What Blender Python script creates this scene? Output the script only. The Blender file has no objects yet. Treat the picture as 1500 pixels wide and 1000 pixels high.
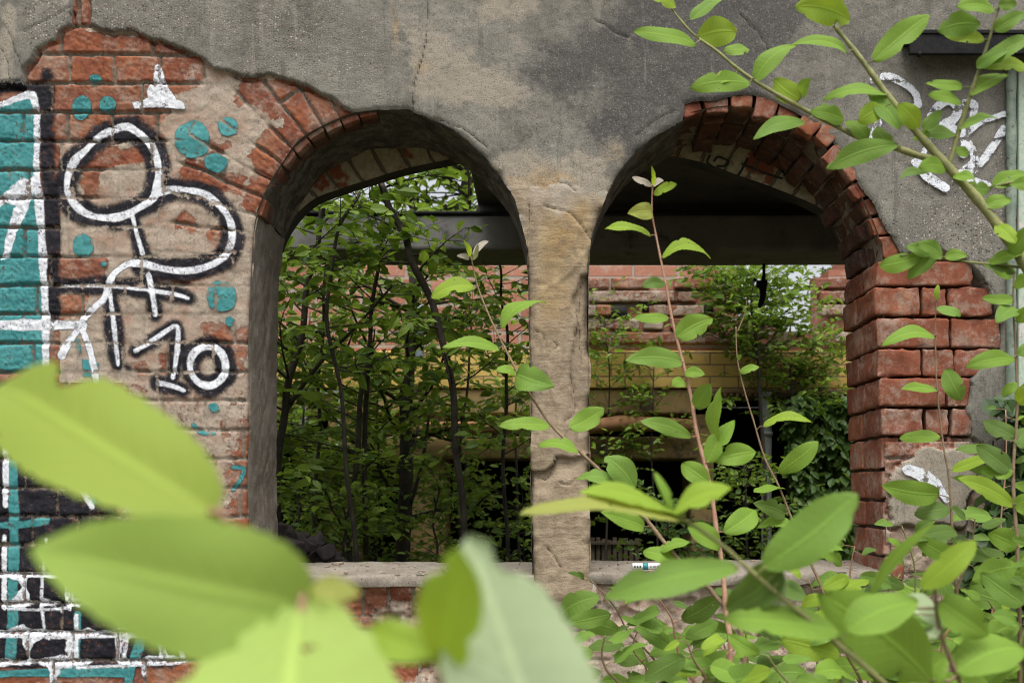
import bpy, math, random
import numpy as np
from mathutils import Vector
from mathutils.geometry import tessellate_polygon

random.seed(7)
RNG = np.random.default_rng(11)
SC = bpy.context.scene
COL = SC.collection
R = math.radians

# ------------------------------------------------------------------ survey frame
F = 1458.33          # 35 mm lens on a 36 mm wide frame, in photo pixels
VX, VY = 790.0, 730.0  # vanishing point of the wall's depth lines
EYE = 1.30
D = 2.60             # distance from lens to the wall face
S = F / D            # photo pixels per metre on the wall face


def P(px, py, d):
    return Vector(((px - VX) * d / F, d, EYE + (VY - py) * d / F))


# ------------------------------------------------------------------ numpy noise
def _hash(ix, iy, iz, seed):
    n = (ix.astype(np.int64).astype(np.uint64) * np.uint64(374761393)
         + iy.astype(np.int64).astype(np.uint64) * np.uint64(668265263)
         + iz.astype(np.int64).astype(np.uint64) * np.uint64(2246822519)
         + np.uint64(seed * 97463 + 12345)) & np.uint64(0xffffffff)
    n = ((n ^ (n >> np.uint64(13))) * np.uint64(1274126177)) & np.uint64(0xffffffff)
    n = ((n ^ (n >> np.uint64(16))) * np.uint64(2654435761)) & np.uint64(0xffffffff)
    n = n ^ (n >> np.uint64(15))
    return n.astype(np.float64) / 4294967295.0


def vnoise(x, y, z=None, seed=0):
    x = np.asarray(x, float); y = np.asarray(y, float)
    x0 = np.floor(x); y0 = np.floor(y)
    fx = x - x0; fy = y - y0
    fx = fx * fx * (3 - 2 * fx); fy = fy * fy * (3 - 2 * fy)
    if z is None:
        zz = np.zeros_like(x0)
        a = _hash(x0, y0, zz, seed); b = _hash(x0 + 1, y0, zz, seed)
        c = _hash(x0, y0 + 1, zz, seed); d = _hash(x0 + 1, y0 + 1, zz, seed)
        return (a * (1 - fx) + b * fx) * (1 - fy) + (c * (1 - fx) + d * fx) * fy
    z = np.asarray(z, float); z0 = np.floor(z); fz = z - z0; fz = fz * fz * (3 - 2 * fz)
    r = 0
    for k, wz in ((0, 1 - fz), (1, fz)):
        a = _hash(x0, y0, z0 + k, seed); b = _hash(x0 + 1, y0, z0 + k, seed)
        c = _hash(x0, y0 + 1, z0 + k, seed); d = _hash(x0 + 1, y0 + 1, z0 + k, seed)
        r = r + wz * ((a * (1 - fx) + b * fx) * (1 - fy) + (c * (1 - fx) + d * fx) * fy)
    return r


def fbm(x, y, scale, octaves=4, seed=0, z=None, gain=0.5):
    """-1..1 fractal noise; scale = size of the largest lump in the units of x, y"""
    t = 0; a = 1; n = 0; f = 1.0 / scale
    for o in range(octaves):
        t = t + a * (vnoise(x * f, y * f, None if z is None else z * f, seed + o * 17) * 2 - 1)
        n += a; a *= gain; f *= 2.03
    return t / n


def sstep(a, b, x):
    t = np.clip((x - a) / (b - a), 0, 1)
    return t * t * (3 - 2 * t)


def seg_dist(x, y, pts):
    best = np.full(np.shape(x), 1e9)
    for (ax, ay), (bx, by) in zip(pts[:-1], pts[1:]):
        dx, dy = bx - ax, by - ay
        L = dx * dx + dy * dy + 1e-9
        t = np.clip(((x - ax) * dx + (y - ay) * dy) / L, 0, 1)
        best = np.minimum(best, (x - ax - t * dx) ** 2 + (y - ay - t * dy) ** 2)
    return np.sqrt(best)


def poly_sd(x, y, poly):
    """signed distance to a closed polygon, negative inside"""
    d = seg_dist(x, y, list(poly) + [poly[0]])
    inside = np.zeros(np.shape(x), bool)
    n = len(poly)
    for i in range(n):
        ax, ay = poly[i]; bx, by = poly[(i + 1) % n]
        if ay == by:
            continue
        c = ((ay > y) != (by > y)) & (x < (bx - ax) * (y - ay) / (by - ay) + ax)
        inside ^= c
    return np.where(inside, -d, d)


def smooth_pts(pts, step=6.0, closed=False):
    """Catmull-Rom through the points, resampled about every `step`"""
    p = [np.array(q, float) for q in pts]
    out = []
    n = len(p)
    for i in range(n if closed else n - 1):
        p0 = p[i - 1] if (i > 0 or closed) else p[0]
        p1 = p[i]; p2 = p[(i + 1) % n]
        p3 = p[(i + 2) % n] if (closed or i + 2 < n) else p[-1]
        k = max(1, int(np.linalg.norm(p2[:2] - p1[:2]) / step)) if step else 4
        for j in range(k):
            t = j / k
            out.append(0.5 * ((2 * p1) + (-p0 + p2) * t + (2 * p0 - 5 * p1 + 4 * p2 - p3) * t * t
                              + (-p0 + 3 * p1 - 3 * p2 + p3) * t ** 3))
    if not closed:
        out.append(p[-1])
    return [tuple(q) for q in out]


# ------------------------------------------------------------------ objects
def thing(name, label, cat, loc=(0, 0, 0), group=None):
    o = bpy.data.objects.new(name, None)
    COL.objects.link(o)
    o.location = loc; o.empty_display_size = 0.1
    o["label"] = label; o["category"] = cat
    if group:
        o["group"] = group
    return o


def tag(o, label=None, cat=None, group=None, kind=None):
    for k, v in (("label", label), ("category", cat), ("group", group), ("kind", kind)):
        if v:
            o[k] = v
    return o


def mesh_obj(name, V, faces, mat, parent=None, attrs=None, uv=None, smooth=True, mat_idx=None, label=None):
    """V in world coordinates; moved into the frame of its parent thing"""
    V = np.asarray(V, np.float32).reshape(-1, 3)
    off = np.zeros(3)
    q = parent
    while q is not None:
        off = off + np.array(q.location); q = q.parent
    V = V - off.astype(np.float32)
    me = bpy.data.meshes.new(name)
    if isinstance(faces, np.ndarray):
        nf, k = faces.shape
        me.vertices.add(len(V)); me.vertices.foreach_set("co", V.ravel())
        me.loops.add(nf * k); me.loops.foreach_set("vertex_index", faces.astype(np.int32).ravel())
        me.polygons.add(nf)
        me.polygons.foreach_set("loop_start", np.arange(0, nf * k, k, dtype=np.int32))
        me.update(calc_edges=True)
    else:
        me.from_pydata([tuple(map(float, v)) for v in V], [], [tuple(map(int, f)) for f in faces])
        me.update()
    me.polygons.foreach_set("use_smooth", np.full(len(me.polygons), smooth))
    for k, a in (attrs or {}).items():
        at = me.attributes.new(k, 'FLOAT', 'POINT')
        at.data.foreach_set("value", np.asarray(a, np.float32))
    if uv is not None:
        ul = me.uv_layers.new(name="UVMap")
        li = np.empty(len(me.loops), np.int32); me.loops.foreach_get("vertex_index", li)
        ul.data.foreach_set("uv", np.asarray(uv, np.float32)[li].ravel())
    for m in (mat if isinstance(mat, (list, tuple)) else [mat]):
        me.materials.append(m)
    if mat_idx is not None:
        me.polygons.foreach_set("material_index", np.asarray(mat_idx, np.int32))
    o = bpy.data.objects.new(name, me)
    COL.objects.link(o)
    if parent is not None:
        o.parent = parent
    if label:
        o["label"] = label
    return o


class Geo:
    """collects pieces of one mesh"""
    def __init__(s):
        s.V = []; s.Fc = []; s.A = {}; s.n = 0; s.mi = []

    def add(s, V, Fc, mi=0, **attrs):
        V = np.asarray(V, float).reshape(-1, 3)
        s.V.append(V)
        s.Fc += [tuple(int(i) + s.n for i in f) for f in Fc]
        s.mi += [mi] * len(Fc)
        for k, a in attrs.items():
            s.A.setdefault(k, []).append(np.broadcast_to(np.asarray(a, float), (len(V),)))
        s.n += len(V)

    def build(s, name, mat, parent=None, smooth=True, label=None):
        return mesh_obj(name, np.concatenate(s.V), s.Fc, mat, parent,
                        {k: np.concatenate(a) for k, a in s.A.items()}, smooth=smooth, mat_idx=s.mi, label=label)

    def box(s, x0, x1, y0, y1, z0, z1, mi=0, bev=0.0, **attrs):
        b = bev
        if b <= 0:
            V = [(x, y, z) for x in (x0, x1) for y in (y0, y1) for z in (z0, z1)]
            Fc = [(0, 1, 3, 2), (4, 6, 7, 5), (0, 4, 5, 1), (2, 3, 7, 6), (0, 2, 6, 4), (1, 5, 7, 3)]
            s.add(V, Fc, mi, **attrs)
        else:
            V, Fc = rounded_box(((x0 + x1) / 2, (y0 + y1) / 2, (z0 + z1) / 2), (x1 - x0, y1 - y0, z1 - z0), b, 4)
            s.add(V, Fc, mi, **attrs)

    def tube(s, pts, radii, seg=8, mi=0, cap=True, **attrs):
        V, Fc = tube(pts, radii, seg, cap)
        s.add(V, Fc, mi, **attrs)


def cube_grid(nx, ny, nz):
    """unit cube [-1,1]^3 surface grid, shared verts"""
    ids = {}; V = []; Fc = []
    def vid(i, j, k):
        key = (i, j, k)
        if key not in ids:
            ids[key] = len(V); V.append((2 * i / nx - 1, 2 * j / ny - 1, 2 * k / nz - 1))
        return ids[key]
    for i in range(nx):
        for j in range(ny):
            Fc.append((vid(i, j, 0), vid(i, j + 1, 0), vid(i + 1, j + 1, 0), vid(i + 1, j, 0)))
            Fc.append((vid(i, j, nz), vid(i + 1, j, nz), vid(i + 1, j + 1, nz), vid(i, j + 1, nz)))
    for i in range(nx):
        for k in range(nz):
            Fc.append((vid(i, 0, k), vid(i + 1, 0, k), vid(i + 1, 0, k + 1), vid(i, 0, k + 1)))
            Fc.append((vid(i, ny, k), vid(i, ny, k + 1), vid(i + 1, ny, k + 1), vid(i + 1, ny, k)))
    for j in range(ny):
        for k in range(nz):
            Fc.append((vid(0, j, k), vid(0, j, k + 1), vid(0, j + 1, k + 1), vid(0, j + 1, k)))
            Fc.append((vid(nx, j, k), vid(nx, j + 1, k), vid(nx, j + 1, k + 1), vid(nx, j, k + 1)))
    return np.array(V), Fc


_CG = {}
def ring_levels(u, n, rho):
    """even grid coordinates -1..1 moved so that three rings hug each arris (keeps the flats flat)"""
    rho = min(rho, .55)
    k = np.rint((u + 1) / 2 * n).astype(int)
    e = np.array([0, .3, 1.0, 1.7]) * rho
    lv = np.concatenate([-1 + e[:3], np.linspace(-1 + e[3], 1 - e[3], n - 5), (1 - e[:3])[::-1]])
    return lv[k]


def rounded_box(c, dims, r, n=4):
    key = tuple(max(8, min(16, 6 + int(round(d / (min(dims) / max(1, n - 2)))))) for d in dims)
    if key not in _CG:
        _CG[key] = cube_grid(*key)
    U, Fc = _CG[key]
    half = np.array(dims) / 2
    r = min(r, half.min() * 0.55)
    p = np.stack([ring_levels(U[:, a], key[a], r / half[a]) for a in range(3)], 1) * half
    # push the outermost ring of each face in towards the edges so the rounding has vertices
    q = np.clip(p, -(half - r), half - r)
    dlt = p - q
    ln = np.linalg.norm(dlt, axis=1, keepdims=True)
    p = q + np.where(ln > 1e-9, dlt / np.maximum(ln, 1e-9) * np.minimum(ln, r), 0)
    return p + np.array(c), Fc


def tube(pts, radii, seg=8, cap=True):
    pts = [np.array(p, float) for p in pts]
    n = len(pts)
    if not hasattr(radii, '__len__'):
        radii = [radii] * n
    V = []; Fc = []
    up = np.array([0.13, 0.31, 0.94]); prev = None
    for i, p in enumerate(pts):
        t = pts[min(i + 1, n - 1)] - pts[max(i - 1, 0)]
        t = t / (np.linalg.norm(t) + 1e-12)
        if prev is None:
            a = np.cross(t, up)
            if np.linalg.norm(a) < 1e-3:
                a = np.cross(t, [1, 0, 0])
        else:
            a = prev - t * np.dot(prev, t)
        a = a / (np.linalg.norm(a) + 1e-12); b = np.cross(t, a); prev = a
        for k in range(seg):
            an = 2 * math.pi * k / seg
            V.append(p + radii[i] * (math.cos(an) * a + math.sin(an) * b))
    for i in range(n - 1):
        for k in range(seg):
            k2 = (k + 1) % seg
            Fc.append((i * seg + k, i * seg + k2, (i + 1) * seg + k2, (i + 1) * seg + k))
    if cap:
        Fc.append(tuple(range(seg - 1, -1, -1)))
        Fc.append(tuple((n - 1) * seg + k for k in range(seg)))
    return np.array(V), Fc


# ------------------------------------------------------------------ node helper
class NT:
    def __init__(s, name):
        s.m = bpy.data.materials.new(name); s.m.use_nodes = True
        s.t = s.m.node_tree; s.N = s.t.nodes; s.L = s.t.links
        s.N.clear()
        s.out = s.N.new('ShaderNodeOutputMaterial')

    def set(s, sock, v):
        if v is None:
            return
        if isinstance(v, bpy.types.NodeSocket):
            s.L.new(v, sock)
        elif isinstance(v, (tuple, list)) and len(v) == 3 and sock.type == 'RGBA':
            sock.default_value = (*v, 1)
        else:
            sock.default_value = v

    def attr(s, name):
        n = s.N.new('ShaderNodeAttribute'); n.attribute_name = name; return n.outputs['Fac']

    def coord(s, kind='Object', scale=None):
        n = s.N.new('ShaderNodeTexCoord')
        o = n.outputs[kind]
        if scale is not None:
            m = s.N.new('ShaderNodeMapping'); s.L.new(o, m.inputs[0])
            m.inputs['Scale'].default_value = scale
            o = m.outputs[0]
        return o

    def noise(s, scale, detail=4, rough=0.55, vec=None, dist=0):
        n = s.N.new('ShaderNodeTexNoise')
        n.inputs['Scale'].default_value = scale; n.inputs['Detail'].default_value = detail
        n.inputs['Roughness'].default_value = rough; n.inputs['Distortion'].default_value = dist
        s.L.new(vec or s.coord(), n.inputs['Vector'])
        return n.outputs['Fac']

    def vor(s, scale, vec=None, feature='F1', out='Distance', rnd=1):
        n = s.N.new('ShaderNodeTexVoronoi'); n.feature = feature
        n.inputs['Scale'].default_value = scale; n.inputs['Randomness'].default_value = rnd
        s.L.new(vec or s.coord(), n.inputs['Vector'])
        return n.outputs[out]

    def math(s, op, a, b=None, clamp=False):
        n = s.N.new('ShaderNodeMath'); n.operation = op; n.use_clamp = clamp
        s.set(n.inputs[0], a)
        if b is not None:
            s.set(n.inputs[1], b)
        return n.outputs[0]

    def mr(s, v, a, b, c=0.0, d=1.0, smooth=True):
        n = s.N.new('ShaderNodeMapRange'); n.interpolation_type = 'SMOOTHSTEP' if smooth else 'LINEAR'
        s.set(n.inputs[0], v)
        for i, x in enumerate((a, b, c, d)):
            n.inputs[i + 1].default_value = x
        return n.outputs[0]

    def mix(s, f, a, b, mode='MIX'):
        n = s.N.new('ShaderNodeMix'); n.data_type = 'RGBA'; n.blend_type = mode
        s.set(n.inputs[0], f); s.set(n.inputs[6], a); s.set(n.inputs[7], b)
        return n.outputs[2]

    def ramp(s, f, stops, const=False):
        n = s.N.new('ShaderNodeValToRGB')
        e = n.color_ramp.elements
        while len(e) < len(stops):
            e.new(0.5)
        for el, (p, c) in zip(e, stops):
            el.position = p; el.color = (*c, 1)
        if const:
            n.color_ramp.interpolation = 'CONSTANT'
        s.set(n.inputs[0], f)
        return n.outputs[0]

    def bump(s, h, strength=0.3, dist=0.002, prev=None):
        n = s.N.new('ShaderNodeBump'); n.inputs['Strength'].default_value = strength
        n.inputs['Distance'].default_value = dist
        s.L.new(h, n.inputs['Height'])
        if prev is not None:
            s.L.new(prev, n.inputs['Normal'])
        return n.outputs[0]

    def bsdf(s, col, rough=0.85, normal=None, metallic=0.0, spec=0.3, alpha=None, **kw):
        n = s.N.new('ShaderNodeBsdfPrincipled')
        s.set(n.inputs['Base Color'], col); s.set(n.inputs['Roughness'], rough)
        n.inputs['Metallic'].default_value = metallic
        n.inputs['Specular IOR Level'].default_value = spec
        if normal is not None:
            s.L.new(normal, n.inputs['Normal'])
        if alpha is not None:
            s.set(n.inputs['Alpha'], alpha)
        for k, v in kw.items():
            s.set(n.inputs[k], v)
        return n.outputs[0]

    def done(s, sh):
        s.L.new(sh, s.out.inputs[0]); return s.m


# ------------------------------------------------------------------ masonry materials
def m_brick(name='old_brick', stained=1.0):
    t = NT(name)
    rnd = t.attr('rnd'); joint = t.attr('joint'); smear = t.attr('smear'); fleck = t.attr('fleck'); dark = t.attr('dark')
    base = t.ramp(rnd, [(0.0, (0.165, 0.054, 0.031)), (0.25, (0.245, 0.080, 0.040)), (0.5, (0.32, 0.115, 0.052)),
                        (0.75, (0.205, 0.066, 0.038)), (1.0, (0.285, 0.122, 0.066))])
    n1 = t.noise(26, 6, 0.65); n2 = t.noise(140, 5, 0.7); n3 = t.noise(9, 4, 0.6)
    base = t.mix(t.mr(n1, 0.35, 0.72), base, (0.17, 0.052, 0.032))
    base = t.mix(t.mr(n2, 0.55, 0.75, 0, 0.45), base, (0.36, 0.165, 0.10))
    base = t.mix(t.mr(t.noise(210, 6, .8), 0.45, 0.32, 0, 0.6), base, (0.075, 0.03, 0.022))
    base = t.mix(t.mr(n2, 0.42, 0.25, 0, 0.7), base, (0.09, 0.035, 0.025))
    mort = t.mix(t.mr(n2, 0.3, 0.7), (0.13, 0.105, 0.08), (0.30, 0.255, 0.20))
    mort = t.mix(t.mr(n3, 0.4, 0.65), mort, (0.13, 0.105, 0.08))
    jm = t.mr(t.math('ADD', joint, t.math('MULTIPLY', t.math('SUBTRACT', n2, 0.5), 0.7)), 0.4, 0.62)
    col = t.mix(jm, base, mort)
    # thin grey lime film left on the brick faces
    film = t.mr(t.math('ADD', t.noise(44, 8, 0.78), t.math('MULTIPLY', t.math('SUBTRACT', n3, 0.5), 0.7)), 0.44, 0.70, 0, 0.66)
    col = t.mix(film, col, (0.34, 0.27, 0.21))
    # render residue
    sm = t.math('ADD', smear, t.math('MULTIPLY', t.math('SUBTRACT', t.noise(30, 8, .75), 0.5), 1.15))
    sm = t.math('ADD', sm, t.math('MULTIPLY', t.math('SUBTRACT', n2, 0.5), 0.5))
    smk = t.mr(sm, 0.42, 0.58, 0, .93)
    sc = t.mix(t.mr(n1, 0.3, 0.7), (0.30, 0.25, 0.195), (0.46, 0.395, 0.315))
    sc = t.mix(t.mr(t.noise(190, 5, 0.75), 0.50, 0.66, 0, 0.75), sc, (0.13, 0.10, 0.075))
    sc = t.mix(t.mr(n2, 0.52, 0.70, 0, 0.55), sc, (0.50, 0.44, 0.36))
    sc = t.mix(t.mr(t.noise(13, 7, 0.75), 0.55, 0.68, 0, 0.6), sc, (0.21, 0.165, 0.125))
    sc = t.mix(t.mr(n3, 0.45, 0.7, 0, 0.6), sc, (0.36, 0.24, 0.18))
    sc = t.mix(t.mr(t.noise(17, 6, .7), .50, .68, 0, .55), sc, (.31, .155, .10))
    sc = t.mix(t.math('MULTIPLY', jm, .22), sc, (.12, .095, .07))
    col = t.mix(smk, col, sc)
    # white flecks
    fk = t.math('MULTIPLY', t.mr(t.noise(52, 8, 0.8), 0.47, 0.66, 0, .8), t.mr(t.math('ADD', fleck, t.math('MULTIPLY', t.math('SUBTRACT', n3, 0.5), .5)), .25, .8))
    col = t.mix(fk, col, t.mix(n2, (0.50, 0.42, 0.36), (.30, .24, .20)))
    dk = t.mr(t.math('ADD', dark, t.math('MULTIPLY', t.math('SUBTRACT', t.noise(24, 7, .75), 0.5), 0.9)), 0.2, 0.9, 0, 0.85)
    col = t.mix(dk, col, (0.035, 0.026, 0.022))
    b = t.bump(t.noise(420, 4, 0.7), 0.35, 0.0015)
    b = t.bump(n2, 0.5, 0.003, b)
    b = t.bump(smk, 0.6, 0.003, b)
    return t.done(t.bsdf(col, 0.9, b, spec=0.2))


def m_plaster(name='rough_render', base_a=(0.132, 0.125, 0.106), base_b=(0.235, 0.222, 0.188)):
    t = NT(name)
    pb = t.attr('pebble'); light = t.attr('light'); dark = t.attr('dark'); och = t.attr('ochre'); cr = t.attr('crack')
    n0 = t.noise(4.5, 5, 0.6); n1 = t.noise(22, 6, 0.65); n2 = t.noise(130, 5, 0.7); n3 = t.noise(420, 3, 0.7)
    col = t.mix(t.mr(n0, 0.35, 0.65), base_a, base_b)
    col = t.mix(t.mr(n1, 0.4, 0.7, 0, 0.5), col, (0.30, 0.275, 0.235))
    wob = t.math('ADD', t.math('MULTIPLY', t.math('SUBTRACT', n1, 0.5), 0.8), t.math('MULTIPLY', t.math('SUBTRACT', n2, 0.5), 0.35))
    col = t.mix(t.mr(t.math('ADD', dark, t.math('MULTIPLY', wob, 1.2)), 0.18, 0.8, 0, 0.85), col, (0.075, 0.071, 0.070))
    col = t.mix(t.mr(t.math('ADD', light, t.math('MULTIPLY', wob, 1.3)), 0.28, 0.72, 0, 0.72), col, (0.35, 0.305, 0.24))
    oc = t.mix(t.mr(n1, 0.38, 0.62), (0.25, 0.165, 0.085), (0.40, 0.29, 0.155))
    oc = t.mix(t.mr(n2, 0.55, 0.75, 0, .6), oc, (0.12, 0.082, 0.052))
    col = t.mix(t.mr(t.math('ADD', och, t.math('MULTIPLY', wob, 1.3)), 0.15, 1.0, 0, 0.9), col, oc)
    # aggregate showing in the scoured render
    v = t.vor(150); vc = t.vor(150, out='Color')
    peb = t.math('MULTIPLY', t.mr(v, 0.42, 0.30), t.mr(t.math('ADD', pb, wob), 0.3, 0.7, 0.12, 1))
    sep = t.N.new('ShaderNodeSeparateColor'); t.L.new(vc, sep.inputs[0])
    pc = t.ramp(sep.outputs[0], [(0.0, (0.05, 0.045, 0.04)), (0.35, (0.17, 0.15, 0.13)), (0.7, (0.30, 0.27, 0.23)), (0.9, (0.50, 0.46, 0.41)), (1, (0.26, 0.13, 0.09))])
    col = t.mix(t.math('MULTIPLY', peb, t.mr(sep.outputs[1], 0.35, 0.6)), col, pc)
    # pits
    grit = t.noise(210, 6, 0.8)
    col = t.mix(t.mr(grit, 0.47, 0.33, 0, 0.9), col, (0.045, 0.04, 0.036))
    col = t.mix(t.mr(grit, 0.545, 0.68, 0, 0.6), col, (0.44, 0.40, 0.34))
    pit = t.mr(n2, 0.36, 0.27)
    col = t.mix(t.math('MULTIPLY', pit, 0.8), col, (0.05, 0.045, 0.04))
    col = t.mix(t.mr(t.noise(11, 8, 0.75), 0.56, 0.70, 0, 0.45), col, (0.10, 0.093, 0.083))
    stk = t.noise(24, 6, 0.7, t.coord('Object', (1, 1, .10)))
    col = t.mix(t.mr(t.math('ADD', stk, t.math('MULTIPLY', t.math('SUBTRACT', n0, .5), .5)), .56, .70, 0, .55), col, (.085, .08, .072))
    col = t.mix(t.mr(t.math('ADD', stk, t.math('MULTIPLY', t.math('SUBTRACT', n0, .5), .5)), .42, .32, 0, .35), col, (.34, .31, .26))
    crk = t.mr(t.math('ADD', cr, t.math('MULTIPLY', t.math('SUBTRACT', n2, 0.5), 2.2)), 1.15, 0.25, 0, .9)
    col = t.mix(crk, col, (0.04, 0.034, 0.028))
    b = t.bump(n3, 0.4, 0.0015)
    b = t.bump(grit, 0.5, 0.003, b)
    b = t.bump(peb, 0.45, 0.003, b)
    b = t.bump(n1, 0.08, 0.01, b)
    return t.done(t.bsdf(col, 0.92, b, spec=0.15))


def m_sandstone():
    t = NT('weathered_sandstone')
    och = t.attr('ochre'); cr = t.attr('crack'); dark = t.attr('dark'); light = t.attr('light')
    n0 = t.noise(8, 5, 0.6); n1 = t.noise(30, 6, 0.65); n2 = t.noise(150, 5, 0.7); n3 = t.noise(500, 3, 0.7)
    st = t.noise(30, 5, 0.6, t.coord('Object', (0.35, 1, 1.9)))
    col = t.mix(t.mr(n1, 0.35, 0.65), (0.255, 0.195, 0.132), (0.36, 0.29, 0.205))
    col = t.mix(t.mr(st, 0.5, 0.66, 0, .5), col, (0.17, 0.125, 0.085))
    wob = t.math('MULTIPLY', t.math('SUBTRACT', n1, 0.5), 0.9)
    oc = t.mix(t.mr(n0, 0.4, 0.62), (0.30, 0.20, 0.085), (0.44, 0.335, 0.175))
    oc = t.mix(t.mr(st, 0.53, 0.68, 0, .8), oc, (0.17, 0.095, 0.042))
    col = t.mix(t.mr(t.math('ADD', och, t.math('MULTIPLY', wob, 1.5)), 0.1, 1.1), col, oc)
    grit = t.noise(200, 6, .8)
    col = t.mix(t.mr(grit, .46, .32, 0, .6), col, (.09, .066, .045))
    col = t.mix(t.mr(grit, .56, .72, 0, .45), col, (.47, .40, .30))
    col = t.mix(t.mr(t.math('ADD', dark, wob), 0.35, 0.75, 0, 0.75), col, (0.12, 0.10, 0.085))
    col = t.mix(t.mr(t.math('ADD', light, wob), 0.2, 0.95, 0, 0.8), col, (0.38, 0.335, 0.275))
    col = t.mix(t.mr(n2, 0.58, 0.75, 0, .55), col, (0.13, 0.095, 0.065))
    crk = t.mr(t.math('ADD', cr, t.math('MULTIPLY', t.math('SUBTRACT', n2, 0.5), 4.0)), 1.1, 0.1, 0, .8)
    col = t.mix(crk, col, (0.05, 0.036, 0.025))
    b = t.bump(n3, 0.4, 0.0015); b = t.bump(n2, 0.5, 0.004, b); b = t.bump(st, 0.35, 0.008, b)
    return t.done(t.bsdf(col, 0.92, b, spec=0.15))


def m_paint():
    """spray paint: four coverage distances (px) carried by the mesh, alpha where no paint lies"""
    t = NT('spray_paint')
    n2 = t.noise(230, 4, 0.7); n1 = t.noise(40, 5, 0.7); n3 = t.noise(9, 3, 0.5)
    def cov(name, soft, jit):
        d = t.math('ADD', t.attr(name), t.math('MULTIPLY', t.math('SUBTRACT', n2, 0.5), jit))
        return t.mr(d, soft, -soft)
    w = cov('p_w', 1.3, 5.0); k = cov('p_k', 4.5, 9.0); t1 = cov('p_t', 1.0, 4.5); t2 = cov('p_s', 1.4, 4.5)
    teal = t.mix(t.mr(n1, 0.35, 0.65), (0.045, 0.205, 0.212), (0.075, 0.285, 0.285))
    teal = t.mix(t.mr(n3, 0.5, 0.7, 0, .5), teal, (0.10, 0.34, 0.345))
    teal = t.mix(t.mr(t.noise(150, 6, .8), .52, .68, 0, .6), teal, (.012, .085, .095))
    blk = t.mix(t.mr(n1, 0.4, 0.7), (0.012, 0.012, 0.016), (0.036, 0.034, 0.042))
    wht = t.mix(t.mr(n1, 0.35, 0.7), (0.78, 0.80, 0.83), (0.60, 0.62, 0.68))
    wht = t.mix(t.mr(t.noise(150, 6, .8), 0.50, 0.66, 0, .8), wht, (0.25, 0.255, 0.29))
    col = t.mix(t1, blk, teal); col = t.mix(k, col, blk); col = t.mix(t2, col, teal); col = t.mix(w, col, wht)
    a = t.math('MAXIMUM', t.math('MAXIMUM', w, t1), t.math('MAXIMUM', t.math('MULTIPLY', k, 0.96), t2))
    wear = t.mr(t.math('ADD', t.math('ADD', t.noise(120, 7, 0.8), t.math('MULTIPLY', t.attr('joint'), .16)), t.math('MULTIPLY', t.math('SUBTRACT', n1, 0.5), 0.6)), 0.565, 0.65, 0, .95)
    a = t.math('MULTIPLY', a, t.math('SUBTRACT', 1.0, wear))
    b = t.bump(t.noise(420, 4, 0.7), 0.3, 0.0015); b = t.bump(n2, 0.35, 0.003, b)
    return t.done(t.bsdf(col, 0.7, b, spec=0.12, alpha=a))


def m_simple(name, a, b, scale=20, rough=0.8, bump=0.3, bscale=120, metallic=0.0, spec=0.3, c=None, c_at=(0.6, 0.72)):
    t = NT(name)
    n1 = t.noise(scale, 6, 0.65); n2 = t.noise(bscale, 5, 0.7)
    col = t.mix(t.mr(n1, 0.32, 0.68), a, b)
    if c:
        col = t.mix(t.mr(t.noise(scale * 1.7, 6, 0.7), *c_at), col, c)
    return t.done(t.bsdf(col, rough, t.bump(n2, bump, 0.004), metallic=metallic, spec=spec))


BRICK = m_brick(); PLASTER = m_plaster(); STONE = m_sandstone(); PAINT = m_paint()
SILLM = m_plaster('weathered_sill_concrete', (0.185, 0.158, 0.125), (0.27, 0.235, 0.19))
JAMBM = m_plaster('rough_jamb_render', (0.135, 0.113, 0.09), (0.225, 0.195, 0.16))
# ================================================================== THE TWIN-ARCHED WALL
WALL = thing('ruined_wall', 'weathered wall with twin arched openings, peeling grey render over red brick and sprayed graffiti', 'wall', (0.0, D, 0.0))

LO = [(367, 850), (364, 760), (362, 700), (364, 600), (363, 500), (367, 400), (371, 340), (376, 308), (389, 277), (403, 253),
      (418, 230), (433, 209), (452, 194), (479, 180), (513, 166), (554, 161), (601, 161), (642, 178), (673, 196), (707, 226),
      (734, 260), (754, 294), (766, 335), (773, 372), (774, 420), (777, 560), (778, 700), (780, 850)]
RO_L = [(864, 850), (863, 600), (862, 450), (862, 390), (866, 350), (876, 318), (888, 286), (908, 250), (932, 222), (956, 202),
        (988, 184), (1001, 175)]
RO_RING = [(1003, 151), (1014, 147), (1050, 146), (1076, 139), (1105, 139), (1140, 149), (1165, 162), (1195, 182), (1225, 212),
           (1248, 246), (1264, 275), (1282, 300), (1297, 330), (1312, 356), (1324, 374), (1310, 384), (1293, 386)]
RO_R = [(1293, 450), (1295, 560), (1298, 640), (1300, 700), (1302, 850)]
RO = RO_L + RO_RING + RO_R

BR_L = [(-900, 128), (0, 126), (30, 124), (32, 105), (48, 88), (52, 70), (80, 58), (90, 42), (104, 36), (106, -14), (131, -14),
        (131, 36), (150, 45), (165, 47), (172, 42), (195, 44), (215, 54), (240, 61), (262, 71), (283, 78), (300, 92), (312, 103),
        (330, 104), (350, 110), (370, 112), (395, 111), (430, 119), (465, 136), (495, 151), (516, 166), (545, 200), (480, 400),
        (420, 500), (420, 848), (776, 848), (776, 880), (866, 880), (866, 848), (1250, 848), (1292, 700), (1292, 372), (1328, 379), (1345, 361),
        (1368, 359), (1390, 371), (1420, 386), (1440, 410), (1456, 440), (1466, 475), (1467, 512), (1440, 535), (1421, 555),
        (1418, 600), (1425, 640), (1446, 660), (1472, 700), (1500, 760), (1520, 1500), (-900, 1500)]
STONE_B = [(1318, 668), (1345, 655), (1410, 660), (1432, 676), (1424, 730), (1420, 772), (1340, 780), (1306, 775), (1302, 700)]
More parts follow.
